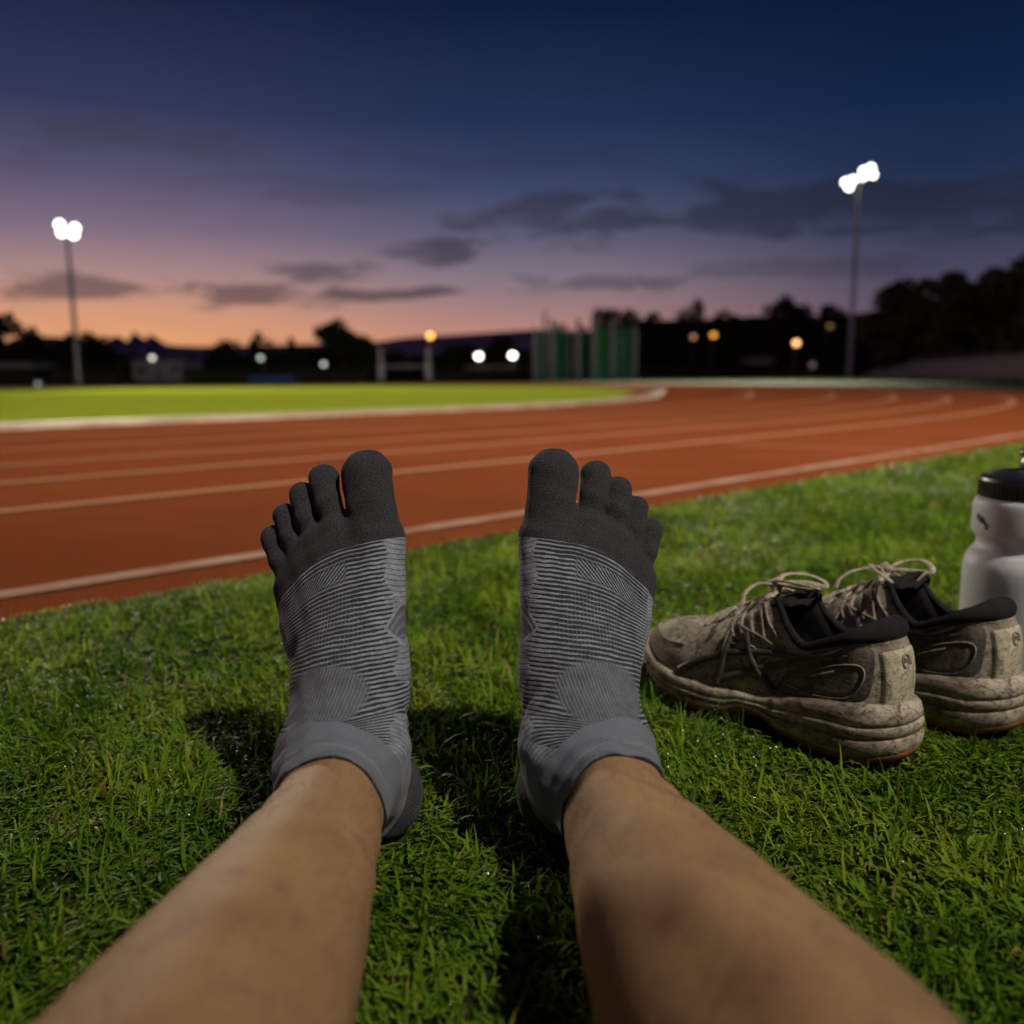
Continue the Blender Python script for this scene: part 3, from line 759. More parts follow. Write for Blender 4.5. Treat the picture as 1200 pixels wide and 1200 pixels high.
    for fz_, of in prof:
        x = B2[:, 0]; th = zt(x) - zb(x)
        g = fz_ + .10 * np.sin(np.clip(x, .02, .16) / .045) * (4 * fz_ * (1 - fz_)) * np.clip((.2 - x) / .1, 0, 1)
        off = of + .005 * np.clip(1 - x / .05, 0, 1) * (1 - fz_) ** 1.0 - .003 * np.clip((x - .1) / .06, 0, 1)
        XY = B2 + out * off[:, None]
        rows.append(np.c_[XY, zb(XY[:, 0]) + g * th])
    Pm = np.stack(rows, 1)
    mm = MB().grid(Pm, True)
    mm.f.append([i * len(prof) for i in range(NU)][::-1]); mm.f.append([i * len(prof) + len(prof) - 1 for i in range(NU)])
    mid = mm.build('midsole', M_MID, root, True)
    rows = []
    for dz_, of in ((-.005, -.003), (-.005, .002), (-.001, .0045), (.004, .005), (.005, .001)):
        x = B2[:, 0]; off = of + .005 * np.clip(1 - x / .05, 0, 1) - .002 * np.clip((x - .1) / .06, 0, 1)
        XY = B2 + out * off[:, None]; rows.append(np.c_[XY, zb(XY[:, 0]) + dz_])
    mo = MB().grid(np.stack(rows, 1), True)
    mo.f.append([i * 5 for i in range(NU)][::-1]); mo.f.append([i * 5 + 4 for i in range(NU)])
    mo.build('outsole', M_OUT, mid, True)
    # inner lining and foot bed
    rows = []
    for k, (s_, z_) in enumerate(((1.0, 0), (.9, -.002), (.86, -.02), (.92, -.04), (.95, None))):
        c = np.array([.10, 0]); q = c + (T3[:, :2] - c) * s_
        q[:, 1] *= 1.0 if k < 2 else 1.0
        zz = T3[:, 2] + z_ if z_ is not None else np.full(NU, .052)
        rows.append(np.c_[q, np.maximum(zz, .05)])
    ml = MB().grid(np.stack(rows, 1), True); ml.f.append([i * 5 + 4 for i in range(NU)])
    ml.build('lining', M_LINING, root, True)
    # padded collar roll along the opening, thick at the heel
    half = int(NU * 6.1 / 24)
    ids = list(range(-half, half + 1)); pts = []; rad = []
    for i in ids:
        p = T3[i % NU]; a = abs(i) / half
        x = p[0]
        rr = .0042 + .0075 * math.exp(-(a / .30) ** 2.4) - .0016 * max(0, a - .7) / .3
        pts.append(p + np.array([.003 * math.exp(-(a / .35) ** 2), 0, -rr * .5])); rad.append(rr)
    MB().tube(pts, rad, 14).build('collar', M_LINING, root, True)
    # piping along the lacing edge
    # heel panels
    tabw = .062
    ht = patch('heel_tab', -tabw, tabw * .95, .0, .68, .0016, M_HEELTAB, 30, 18)
    for s_ in (-tabw * .93, tabw * .88):
        sb = MB()
        for tv in np.linspace(.08, .66, 17):
            a = Sf(np.array(s_), np.array(tv)); b = Sf(np.array(s_), np.array(tv + .016))
            nn = unit((a[0] - .05, a[1], 0.0)); d = nn * .0022
            sb.tube([a + d, b + d], .0006, 5)
        sb.build('stitching', M_STRIPE, ht, True)
    # round swirl emblem on the tab
    em = MB(); cu, ct = tabw * .14, .50
    sp_ = []
    for a in np.linspace(0, 1, 40):
        th = a * 2 * math.pi * 1.55; r_ = .0018 + .0065 * a
        sp_.append((math.cos(th) * r_, math.sin(th) * r_ * 1.15))
    for ring in (sp_,):
        pp = []
        for yy, zz in ring:
            u = cu + yy / .62; p = Sf(np.array(u), np.array(ct + zz / .085))
            nn = unit((p[0] - .06, p[1], 0)); pp.append(p + nn * .0018)
        em.tube(pp, .0011, 6)
    em.build('emblem', M_OVER, ht, True)
    for sgn in (1, -1):
        # dark quarter panel with a sunken window
        fill([(.112, .046), (.092, .062), (.080, .078), (.060, .092), (.034, .102), (.014, .100), (.012, .07), (.018, .052), (.045, .046), (.085, .037), (.105, .038)], sgn, .0011).build('side_panel', M_GREYP, root, True)
        fill([(.098, .0495), (.076, .0615), (.052, .0755), (.030, .0820), (.0225, .0765), (.0265, .0635), (.037, .0525), (.068, .0478)], sgn, .0022).build('side_window', M_WINDOW, root, True)
        ln = MB()
        strip_mb(ln, [(.098, .0495), (.076, .0625), (.052, .0765), (.028, .083), (.0215, .0765), (.0255, .0625), (.037, .0515), (.068, .0468), (.098, .0495)], .0014, sgn, .0027, 60)
        strip_mb(ln, [(.085, .0545), (.065, .065), (.046, .0735)], .003, sgn, .0036)
        strip_mb(ln, [(.150, .094), (.124, .088), (.098, .080), (.060, .091), (.042, .103)], .0022, sgn, .0016, 50)
        strip_mb(ln, [(.090, .076), (.060, .0845), (.040, .0965)], .0030, sgn, .0020)
        strip_mb(ln, [(.124, .118), (.117, .103), (.104, .088)], .0026, sgn, .0016)
        strip_mb(ln, [(.158, .064), (.168, .060), (.184, .050), (.196, .037)], .0018, sgn, .0014)
        strip_mb(ln, [(.147, .050), (.139, .0525), (.130, .051), (.126, .044)], .0018, sgn, .0014)
        strip_mb(ln, [(.117, .054), (.094, .0625), (.112, .040), (.117, .054)], .0018, sgn, .0014, 40)
        strip_mb(ln, [(.155, .0745), (.130, .0765), (.126, .066)], .0016, sgn, .0014)
        for k in range(4):
            strip_mb(ln, [(.160 - .011 * k, .098 + .005 * k), (.156 - .011 * k, .088 + .004 * k), (.151 - .0105 * k, .081 + .002 * k)], .0030, sgn, .0014, 14)
        ln.build('overlay', M_OVER, root, True)
        st_ = MB()
        strip_mb(st_, [(.036, .0885), (.066, .0805), (.0915, .0755), (.118, .0735), (.139, .0690), (.160, .0635), (.180, .0540), (.200, .0415), (.210, .034)], (.0045, .0100), sgn, .0022, 60)
        strip_mb(st_, [(.036, .0885), (.066, .0765), (.092, .0690), (.120, .0580), (.140, .0480), (.158, .0390), (.170, .0330)], (.0045, .0105), sgn, .0022, 60)
        strip_mb(st_, [(.1545, .0850), (.1575, .0700), (.1610, .0520), (.1660, .0330)], (.0055, .0080), sgn, .0030)
        strip_mb(st_, [(.1370, .0900), (.1340, .0740), (.1240, .0540), (.1060, .0380)], (.0055, .0080), sgn, .0030)
        st_.build('stripe', M_STRIPE, root, True)
    # toe guard seam, small holes for the laces
    tg = MB()
    for tv in (.34,):
        uu = np.linspace(.36, .64, 60); p = Sf(uu, np.full(60, tv) + .10 * np.abs(np.linspace(-1, 1, 60)) ** 2)
        nn = p - np.array([.2, 0, .02]); nn /= np.linalg.norm(nn, axis=1)[:, None]
        tg.tube(list(p + nn * .0003), .0011, 6)
    tg.build('toe_seam', M_OVER, root, True)
    # tongue
    rows = []
    tl = cat_open([(.209, .074), (.190, .083), (.168, .096), (.145, .110), (.122, .125), (.103, .135), (.090, .134)], 24)
    for i, (x, z) in enumerate(tl):
        f = i / 23; w = (.010 + .020 * min(1, f * 1.5)) * math.sqrt(max(.12, 1 - (max(0, f - .72) / .285) ** 2)); row = []
        for a in np.linspace(-1, 1, 15):
            row.append((x + .006 * f * a * a, w * a, z - .010 * a * a * (.5 + .6 * f) - (.003 if f < .8 else .003 - .02 * (f - .8))))
        rows.append(row)
    Pt = np.array(rows); dn = np.zeros_like(Pt); dn[..., 2] = -.0055; dn[..., 0] = -.004
    ring = np.concatenate([Pt, (Pt + dn)[:, ::-1]], 1); ring = np.concatenate([ring, ring[:, :1]], 1)
    mt_ = MB().grid(ring); k = ring.shape[1] - 1
    mt_.f.append([23 * ring.shape[1] + q for q in range(k)])
    tong = mt_.build('tongue', M_LINING, root, True)
    te = MB().tube([Vector(p) + Vector((-.001, 0, -.001)) for p in Pt[-1]], .0014, 6).build('tongue_edge', M_LACE, tong, True)
    # laces
    lc = MB()
    eye = [(.199, .015, .083), (.182, .0215, .0915), (.164, .0245, .101), (.146, .027, .1105), (.128, .030, .1215)]
    for (x, y, z) in eye:
        for sg in (1, -1):
            p, nn = side_hit(x + .0005, z - .005, sg); MB().tube([p + nn * .0012, p - nn * .002], .0021, 8).build('eyelet', M_STRIPE, root, True)
    for i, (x, y, z) in enumerate(eye):
        p0, n0 = side_hit(x, z - .005, 1); p1, n1 = side_hit(x, z - .005, -1)
        top = z + .0045
        lc.tube(cat_open([p0 + n0 * .001, p0 * .75 + p1 * .25 + np.array([0, 0, .006]), np.array([x, 0, top + .001]), p0 * .25 + p1 * .75 + np.array([0, 0, .006]), p1 + n1 * .001], 18), .0030, 8, 0.45)
        if i < 4:
            q1 = side_hit(eye[i + 1][0], eye[i + 1][2] - .005, -1)[0]
            lc.tube(cat_open([p0 + n0 * .001, (p0 * .6 + q1 * .4) + np.array([0, 0, .010]), q1 + np.array([0, 0, .001])], 14), .0028, 8, 0.45)
            q0 = side_hit(eye[i + 1][0], eye[i + 1][2] - .005, 1)[0]
            lc.tube(cat_open([p1 + n1 * .001, (p1 * .6 + q0 * .4) + np.array([0, 0, .012]), q0 + np.array([0, 0, .001])], 14), .0028, 8, 0.45)
    lc.build('laces', M_LACE, root, True)
    bw = MB(); kx = np.array([.132, .002, .130])
    loops = [[(0, 0, 0), (-.010, .016, .014), (-.030, .022, .021), (-.050, .012, .016), (-.056, .002, .008), (-.040, .006, .006), (-.016, .004, .003), (0, 0, .001)],
             [(0, 0, 0), (.006, -.018, .012), (-.010, -.034, .013), (-.028, -.040, .004), (-.034, -.036, -.004), (-.018, -.026, .002), (0, -.006, .002)],
             [(0, 0, 0), (.012, .014, .003), (.018, .028, -.012), (.016, .034, -.026), (.020, .037, -.036)],
             [(0, 0, 0), (.016, -.008, .001), (.030, -.022, -.008), (.036, -.034, -.024), (.034, -.041, -.038)]]
    for L_ in loops:
        bw.tube(cat_open([kx + np.array(p) * np.array([.85, -1 if mirror else 1, .52]) for p in L_], 40), .0027, 8, 0.42)
    bw.tube([kx + np.array(p) for p in ((-.006, -.003, -.001), (0, 0, .003), (.006, .004, 0))], [.003, .0055, .003], 10)
    bw.build('lace_bow', M_LACE, root, True)
    return root
SHOE_H = math.atan2(.796, -.605)
SHOES_AT = [((.335, .725, .010), SHOE_H), ((.463, .787, .010), SHOE_H - .02)]
make_shoe('muddy running shoe closer to the socked feet, its whole dark striped side showing', *SHOES_AT[0], False, 'pair of muddy running shoes')
make_shoe('muddy running shoe standing between the other shoe and the drinking bottle', *SHOES_AT[1], True, 'pair of muddy running shoes')

# ------------------------------------------------------------------ drinking bottle
BOT = (.575, .962, .004)
M_PLAS, nt, b = material('frosted_plastic', (0.62, 0.64, 0.66), 0.5, 0, 0.3)
oc = nt.objco()
c = nt.mix(nt.step(nt.noise(14, 4, 0.6, oc), 0.3, 0.7), (0.52, 0.55, 0.58), (0.60, 0.63, 0.66))
c = nt.mix(nt.math('MULTIPLY', nt.step(nt.noise(160, 4, 0.7, oc), 0.62, 0.75), 0.5), c, (0.33, 0.33, 0.32))
nt.lk(c, b.inputs['Base Color'])
b.inputs['Transmission Weight'].default_value = 0.0; b.inputs['IOR'].default_value = 1.35
b.inputs['Subsurface Weight'].default_value = 0.5; b.inputs['Subsurface Radius'].default_value = (1, 1, 1); b.inputs['Subsurface Scale'].default_value = 0.03
nt.lk(nt.bump(nt.noise(30, 3, 0.5, oc), 0.12, 0.004), b.inputs['Normal'])
M_CAP, nt, b = material('black_cap_plastic', (0.012, 0.012, 0.014), 0.3, 0, 0.5)
nt.lk(nt.bump(nt.noise(60, 3, 0.5, nt.objco()), 0.1, 0.003), b.inputs['Normal'])
nt.lk(nt.step(nt.noise(25, 4, 0.6, nt.objco()), .3, .7, .22, .42), b.inputs['Roughness'])
M_INK = material('black_marker_ink', (0.015, 0.015, 0.017), 0.6)[0]
bot = empty('drinking_bottle', BOT); tag(bot, 'translucent squeeze bottle with black cap standing on the grass beyond the shoes', 'bottle')
q = 1.0
prof = [(.056, 0), (.062, .003), (.0655, .010), (.0665, .03), (.0668, .10), (.0668, .128), (.0655, .140), (.0615, .150), (.0580, .1545), (.0555, .159), (.0550, .164), (.0565, .169), (.0590, .173), (.0605, .178), (.0605, .20), (.0595, .212), (.0570, .2165), (.0545, .218)]
pf = cat_open([(r_, z) for r_, z in prof], 90)
MB().lathe([(r_, z) for r_, z in pf], 64).build('bottle_body', M_PLAS, bot, True)
cap = MB().lathe([(.0550, .2175), (.0565, .2185), (.0562, .2395), (.0550, .2425), (.0500, .2455), (.034, .249), (.020, .2505)], 64)
cp = cap.build('cap', M_CAP, bot, True)
cp.data.polygons.foreach_set('use_smooth', [True] * len(cp.data.polygons))
MB().lathe([(.0185, .249), (.0180, .262), (.0165, .2645), (.0172, .267), (.0195, .2685), (.0198, .2725), (.0180, .2745), (.008, .275), (.006, .272)], 40).build('nozzle', M_CAP, cp, True)
rb = MB()
for k in range(72):
    a = 2 * math.pi * k / 72
    rb.box((.0563 * math.cos(a), .0563 * math.sin(a), .2285), (.0016, .0016, .018), a)
rb.build('grip_ribs', M_CAP, cp)
bot.scale = (1.02, 1.02, 0.92)
# handwriting in marker pen, wrapped round the shoulder of the bottle
ink = MB()
strokes = [[(0, 3), (1, 7), (2.2, 8), (2.6, 5), (1.4, 3.5), (.6, 5)], [(2.6, 5), (3.4, 2.6), (4.2, 5), (4.8, 8.5)], [(4.8, 8.5), (5.2, 3), (6.2, 5.4), (6.8, 9), (6.9, 3)],
           [(6.9, 3), (7.8, 5), (8.4, 8.2), (8.2, 2.8)], [(4.0, 6.4), (9.0, 6.2)], [(8.2, 3), (9.4, 5.8), (9.6, 2.6), (10.8, 5.4), (10.6, 1.2), (9.6, .2), (9.8, 2), (12.2, 4.6)]]
base_a = math.atan2(-BOT[1], -BOT[0]) - 0.93
for s_ in strokes:
    pp = []
    for x, y in cat_open([(x, y, 0) for x, y in s_], 22)[:, :2]:
        a = base_a + (x - 6) * .00165 / .0605; z = .1895 + (y - 4) * .00135 - (x - 6) * .0007
        pp.append((.0606 * math.cos(a), .0606 * math.sin(a), z))
    ink.tube(pp, .0007, 5)
ink.build('lettering', M_INK, bot, True)

# ------------------------------------------------------------------ grass blades
def vnoise(P, s, seed):
    """cheap smooth value noise in 2D"""
    q = P * s; i = np.floor(q).astype(int); f = q - i; f = f * f * (3 - 2 * f)
    def h(a, b): 
        n = (a * 374761393 + b * 668265263 + seed * 974711) & 0x7fffffff
        n = ((n ^ (n >> 13)) * 1274126177) & 0x7fffffff
        return ((n ^ (n >> 16)) & 0xffff) / 65535.0
    a = h(i[:, 0], i[:, 1]); b = h(i[:, 0] + 1, i[:, 1]); c = h(i[:, 0], i[:, 1] + 1); d = h(i[:, 0] + 1, i[:, 1] + 1)
    return (a * (1 - f[:, 0]) + b * f[:, 0]) * (1 - f[:, 1]) + (c * (1 - f[:, 0]) + d * f[:, 0]) * f[:, 1]
def scatter(x0, x1, y0, y1, dens):
    n = int((x1 - x0) * (y1 - y0) * dens); return np.c_[rng.uniform(x0, x1, n), rng.uniform(y0, y1, n)]
zones = [(-.75, .85, .02, .95, 85000, 1.0), (-1.25, 1.5, .95, 1.7, 42000, 1.15), (-.4, 3.3, 1.7, 3.0, 19000, 1.4), (.6, 5.2, 3.0, 5.4, 9000, 1.9)]
root, wid = [], []
for x0, x1, y0, y1, dn, ws in zones:
    p = scatter(x0, x1, y0, y1, dn)
    ok = (edge_dist(p) > 0.0 + (vnoise(p, 28, 3) - .55) * .05) & (np.abs(p[:, 0]) < .35 + p[:, 1] * 1.0)
    p = p[ok]; root.append(p); wid.append(np.full(len(p), ws))
P0 = np.vstack(root); WS = np.concatenate(wid)
# patchy thickness
pt = vnoise(P0, 16, 1) * .55 + vnoise(P0, 48, 2) * .45
keep = rng.random(len(P0)) < np.clip(.18 + 1.35 * pt, 0, 1)
P0 = P0[keep]; WS = WS[keep]; pt = pt[keep]; n = len(P0)
ed = np.clip(edge_dist(P0) / .08, .35, 1)
Lh = rng.gamma(6.0, 1 / 6.0, n) * .0198 * (.55 + .95 * pt) * (.75 + .25 * WS) * ed
Lh = np.clip(Lh, .007, .062)
wd = rng.uniform(.0012, .0029, n) * WS
flow = 2 * math.pi * (vnoise(P0, 7, 5) + .6 * vnoise(P0, 22, 6))
azm = flow * .9 + rng.normal(0, 1.15, n)
lean = np.clip(rng.normal(.72, .38, n), .02, 1.45); curl = rng.normal(1.0, .8, n)
dirx, diry = np.cos(azm), np.sin(azm)
NS = 4
pts = np.zeros((n, NS + 1, 3)); pts[:, 0, :2] = P0; pts[:, 0, 2] = -.002
ang = lean.copy()
for k in range(NS):
    st = Lh / NS
    pts[:, k + 1, 0] = pts[:, k, 0] + dirx * np.sin(ang) * st
    pts[:, k + 1, 1] = pts[:, k, 1] + diry * np.sin(ang) * st
    pts[:, k + 1, 2] = pts[:, k, 2] + np.cos(ang) * st
    ang = np.clip(ang + curl / NS * 1.6, -.4, 2.2)
pts[:, 1:, 2] = np.maximum(pts[:, 1:, 2], .002 + .003 * rng.random((n, 1)))
# nothing grows through the feet, legs, shoes or bottle
def solid(P):
    d = np.minimum(body_f(P), np.minimum(sock_f(RF)(P), sock_f(LF)(P)))
    for (ox, oy, oz), hd in SHOES_AT:
        c, s = math.cos(hd), math.sin(hd); qx = (P[:, 0] - ox) * c + (P[:, 1] - oy) * s; qy = -(P[:, 0] - ox) * s + (P[:, 1] - oy) * c
        hw = np.interp(qx, [-.02, 0, .03, .09, .14, .2, .25, .28, .30], [0, .03, .043, .046, .05, .056, .048, .028, 0])
        dd = np.where((qx > -.012) & (qx < .295), np.maximum(np.abs(qy) - hw, -1), 1.0)
        lift = np.interp(qx, [0, .1, .118, .14, .155, .2, .25, .28], [.012, .012, .022, .022, .014, .012, .02, .034])
        d = np.minimum(d, np.where(P[:, 2] > lift, dd, np.where(P[:, 2] > lift - .008, dd, 1.0)))
    d = np.minimum(d, np.hypot(P[:, 0] - BOT[0], P[:, 1] - BOT[1]) - .068)
    return d
near = P0[:, 1] < 1.15
bad = np.zeros(n, bool)
idn = np.where(near)[0]
for k in range(1, NS + 1):
    bad[idn] |= solid(pts[idn, k]) < .0015
bad[idn] |= solid(pts[idn, 0] + np.array([0, 0, .004])) < 0.0
g = ~bad
pts, wd, dirx, diry, P0, pt, Lh = pts[g], wd[g], dirx[g], diry[g], P0[g], pt[g], Lh[g]; n = len(P0)
sdx, sdy = -diry, dirx
prof = [.7, 1.0, .92, .62]
V = np.zeros((n, 2 * NS + 1, 3))
for k in range(NS):
    w = wd * prof[k] * .5
    tw = rng.normal(0, .25, n)
    for s_, j in ((-1, 0), (1, 1)):
        V[:, 2 * k + j] = pts[:, k] + np.c_[sdx * w * s_, sdy * w * s_, w * s_ * tw]
V[:, 2 * NS] = pts[:, NS]
base = (np.arange(n) * (2 * NS + 1))[:, None]
tri = []
for k in range(NS - 1):
    a = 2 * k; tri += [[a, a + 1, a + 3], [a, a + 3, a + 2]]
a = 2 * (NS - 1); tri += [[a, a + 1, a + 2]]
T = (base[:, None, :] + np.array(tri)[None]).reshape(-1, 3)
# each blade has a colour of its own: fresh, dull, or dry
hue = np.clip(.5 * vnoise(P0, 9, 8) + .25 * vnoise(P0, 30, 9) + rng.normal(0, .18, n) + .14, 0, 1)
cA, cB, cCc = np.array([.030, .078, .005]), np.array([.112, .210, .013]), np.array([.235, .285, .026])
colb = np.where(hue[:, None] < .5, cA + (cB - cA) * hue[:, None] * 2, cB + (cCc - cB) * (hue[:, None] * 2 - 1))
dry = rng.random(n) < .02 + .14 * np.clip(vnoise(P0, 11, 14) - .62, 0, 1) * 2
colb[dry] = np.array([.26, .19, .075]) * rng.uniform(.5, 1.1, (dry.sum(), 1))
vc = np.repeat(np.c_[colb, np.ones(n)][:, None], 2 * NS + 1, 1)
m_grass, nt, b = material('grass_blade', (0.06, 0.11, 0.015), 0.6, 0, 0.1)
at = nt.new('ShaderNodeAttribute'); at.attribute_name = 'tint'
nt.lk(at.outputs['Color'], b.inputs['Base Color'])
tr = nt.new('ShaderNodeBsdfTranslucent'); hs = nt.new('ShaderNodeHueSaturation'); hs.inputs['Value'].default_value = 1.35; hs.inputs['Saturation'].default_value = 1.1
nt.lk(at.outputs['Color'], hs.inputs['Color']); nt.lk(hs.outputs[0], tr.inputs[0])
mx = nt.new('ShaderNodeMixShader'); mx.inputs[0].default_value = 0.24
nt.lk(b.outputs[0], mx.inputs[1]); nt.lk(tr.outputs[0], mx.inputs[2]); nt.lk(mx.outputs[0], nt.n['Material Output'].inputs[0])
go = mesh_np('grass', V.reshape(-1, 3), T, m_grass, None, True, {'tint': ('FLOAT_COLOR', vc.reshape(-1, 4))})
tag(go, 'short damp lawn grass between the red track and the camera', 'grass', kind='stuff')
# dew drops hanging on the blades
nd = 15000
pick = rng.choice(n, nd, p=(lambda w: w / w.sum())(np.clip(.2 + vnoise(P0, 5, 21) ** 3 * 3, 0, 4) * np.clip(P0[:, 1], .3, 2)))
kk = rng.integers(2, NS + 1, nd); fr = rng.random(nd)[:, None]
pc = pts[pick, kk - 1] * (1 - fr) + pts[pick, kk] * fr
rad = rng.uniform(.0005, .0013, nd) * (1 + .5 * np.clip(P0[pick, 1] - 1, 0, 2))
t_ = (1 + 5 ** .5) / 2
ico = np.array([(-1, t_, 0), (1, t_, 0), (-1, -t_, 0), (1, -t_, 0), (0, -1, t_), (0, 1, t_), (0, -1, -t_), (0, 1, -t_), (t_, 0, -1), (t_, 0, 1), (-t_, 0, -1), (-t_, 0, 1)]); ico /= np.linalg.norm(ico[0])
icf = np.array([(0, 11, 5), (0, 5, 1), (0, 1, 7), (0, 7, 10), (0, 10, 11), (1, 5, 9), (5, 11, 4), (11, 10, 2), (10, 7, 6), (7, 1, 8), (3, 9, 4), (3, 4, 2), (3, 2, 6), (3, 6, 8), (3, 8, 9), (4, 9, 5), (2, 4, 11), (6, 2, 10), (8, 6, 7), (9, 8, 1)])
DV = (pc[:, None] + ico[None] * rad[:, None, None]).reshape(-1, 3); DF = ((np.arange(nd) * 12)[:, None, None] + icf[None]).reshape(-1, 3)
m_dew, nt, b = material('dew', (0.95, 0.96, 0.94), 0.28, 1.0, 0.5)
pass
dw = mesh_np('dew_drops', DV, DF, m_dew); tag(dw, 'tiny dew drops clinging to the blades of the lawn', 'dew', kind='stuff')

# ------------------------------------------------------------------ far side of the ground
def bx(px, D): return (px - 600.0) / FPX * D * 1.0
def hz(px): return 440.0 + (600.0 - px) * math.tan(R(0.4))       # pixel row of the horizon in that column
def top(px, py, D): return CH + (hz(px) - py) / FPX * D
m_pole = mottled('galvanised_steel', (0.20, 0.205, 0.21), (0.14, 0.145, 0.15), 3, 0.5, 0.1, 40, 0.004, 0.4)
m_pole2 = mottled('lightened_galvanised_steel', (0.6, 0.61, 0.63), (0.48, 0.49, 0.51), 2, 0.5, 0.1)  # lighter copy of the steel, replaces light missing on the tall poles
m_hous = material('lamp_housing', (0.12, 0.12, 0.13), 0.5)[0]
m_flood = emitter('floodlight_glass', (1.0, 0.95, 0.86), 7.0)
def mast(base, H, face, label, heads, k=1.0, r0=.1):
    root = empty('floodlight_mast', base, math.atan2(face[1], face[0]) - math.pi / 2)
    tag(root, label, 'floodlight', 'floodlight masts round the ground')
    MB().lathe([(r0 * 1.9, 0), (r0 * 1.9, .12), (r0 * 1.3, .13), (r0, .5), (r0 * .7, H)], 16).build('pole', m_pole if H < 10 else m_pole2, root, True)
    MB().tube([(-heads[-1][0] - .0, .0, H + .05 * k), (heads[-1][0], .0, H + .05 * k)], .05 * k, 8).build('crossbar', m_pole, root)
    MB().tube([(-heads[-1][0] * .8, .0, H - .35 * k), (heads[-1][0] * .8, .0, H - .35 * k)], .05 * k, 8).build('crossbar', m_pole, root)
    for x, z in heads:
        h = MB().lathe([(.10 * k, -.22 * k), (.20 * k, -.20 * k), (.30 * k, -.02 * k), (.31 * k, .03 * k)], 20).build('lamp_head', m_hous, root, True)
        g = MB().lathe([(.28 * k, .012 * k), (.24 * k, .05 * k), (.001, .06 * k)], 20, cap=False).build('lamp_glass', m_flood, h, True)
        h.location = (-x, .18 * k, H + z)
        h.rotation_euler = (-R(90 + 18), 0, 0)
    return root
fl = unit((18, -30)); fr_ = unit((-27, -62)); fb = unit((-9.6, 8))
mast(MAST_L, HL + .05, fl, 'slim floodlight mast rising beyond the far left of the infield', [(-.25, .16), (-.19, -.13), (.22, -.18), (.28, .07)], .58, .09)
mast(MAST_R, HR, fr_, 'tall floodlight mast behind the bend of the track before the dark trees', [(-.95, -.25), (-.68, -.62), (-.42, -.12), (.25, .05), (.30, .45), (.80, .62), (.95, .12)], .90, .17)
mast(MAST_B, HB, fb, 'floodlight mast behind the seated person that lights the lawn', [(-.5, .2), (.5, .2), (-.5, -.3), (.5, -.3)], 1.0, .12)

# low lamps far behind the ground
def lamp(px, py, D, colr, st, r_, label):
    x = bx(px, D); z = top(px, py, D)
    root = empty('street_lamp', (x, D, -.03)); tag(root, label, 'street lamp', 'lamps far behind the sports ground')
    MB().lathe([(.07, 0), (.05, z + .03 + .2)], 8).tube([(0, 0, z + .2), (0, -.3, z + .28), (0, -.5, z + .24)], .04, 6).build('pole', m_pole, root)
    MB().lathe([(.05, .28), (.16, .22), (.2, .0 + .12)], 12, (0, -.5, z + .03)).build('lamp_head', m_hous, root, True)
    MB().lathe([(.001, -r_), (r_ * .5, -r_ * .87), (r_ * .87, -r_ * .5), (r_, 0), (r_ * .87, r_ * .5), (r_ * .5, r_ * .87), (.001, r_)], 16, (0, -.5, z + .03), cap=False).build('lamp_glass', emitter('lamp_glow', colr, st), root, True)
WH, OR = (1.0, 0.93, 0.8), (1.0, 0.42, 0.08)
lamp(189, 420, 66, (.95, .9, .75), 2.2, .16, 'pale street lamp in front of the white clubhouse wall')
lamp(313, 420, 72, (.75, .95, .82), 1.5, .17, 'greenish street lamp above the long blue mat')
lamp(385, 427, 72, (.85, .95, .80), 1.6, .17, 'pale street lamp below the flat-topped tree')
lamp(57, 450, 48, (.7, .72, .72), .5, .12, 'dim low lamp just right of the long low shed')
lamp(563, 418, 80, WH, 9.0, .26, 'bright white lamp nearer the goal posts, one of two')
lamp(602, 417, 80, WH, 9.0, .26, 'bright white lamp next to the green throwing cage')
lamp(508, 395, 82, OR, 4.6, .27, 'orange street lamp straight above the right goal post')
lamp(832, 394, 86, (1.0, .4, .05), 2.0, .25, 'orange street lamp over the dark trees behind the bend, bright amber')
lamp(809, 396, 88, (1.0, .5, .25), .8, .23, 'faint orange street lamp beside the bright amber one')
lamp(927, 403, 82, (1.0, .5, .2), 4.0, .26, 'peach coloured street lamp between the tall mast and the amber lamps')
lamp(965, 384, 90, (1.0, .5, .15), .3, .24, 'very dim brown street lamp just left of the tall mast')
lamp(946, 428, 60, (.7, .6, .6), .18, .18, 'added dim glow standing for an unclear pale blob low by the foot of the tall mast')  # added glow on a post, stands for an unidentified pale blob

# goal
m_white = mottled('chalky_white_paint', (0.8, 0.78, 0.74), (0.7, 0.68, 0.64), 4, 0.6, 0.1)
gD = 62; g = empty('goal_posts', (bx(477, gD), gD, -.03)); tag(g, 'pair of pale goal posts with a low crossbar at the far end of the infield', 'goal')
gw = bx(504, gD) - bx(449, gD)
for sx in (-1, 1): MB().lathe([(.20, 0), (.20, 1.2), (.13, 1.25), (.13, 2.35)], 12, (sx * gw / 2, 0, 0)).build('post', m_white, g, True)
MB().tube([(-gw / 2, 0, 1.05), (gw / 2, 0, 1.05)], .045, 8).build('crossbar', m_white, g, True)

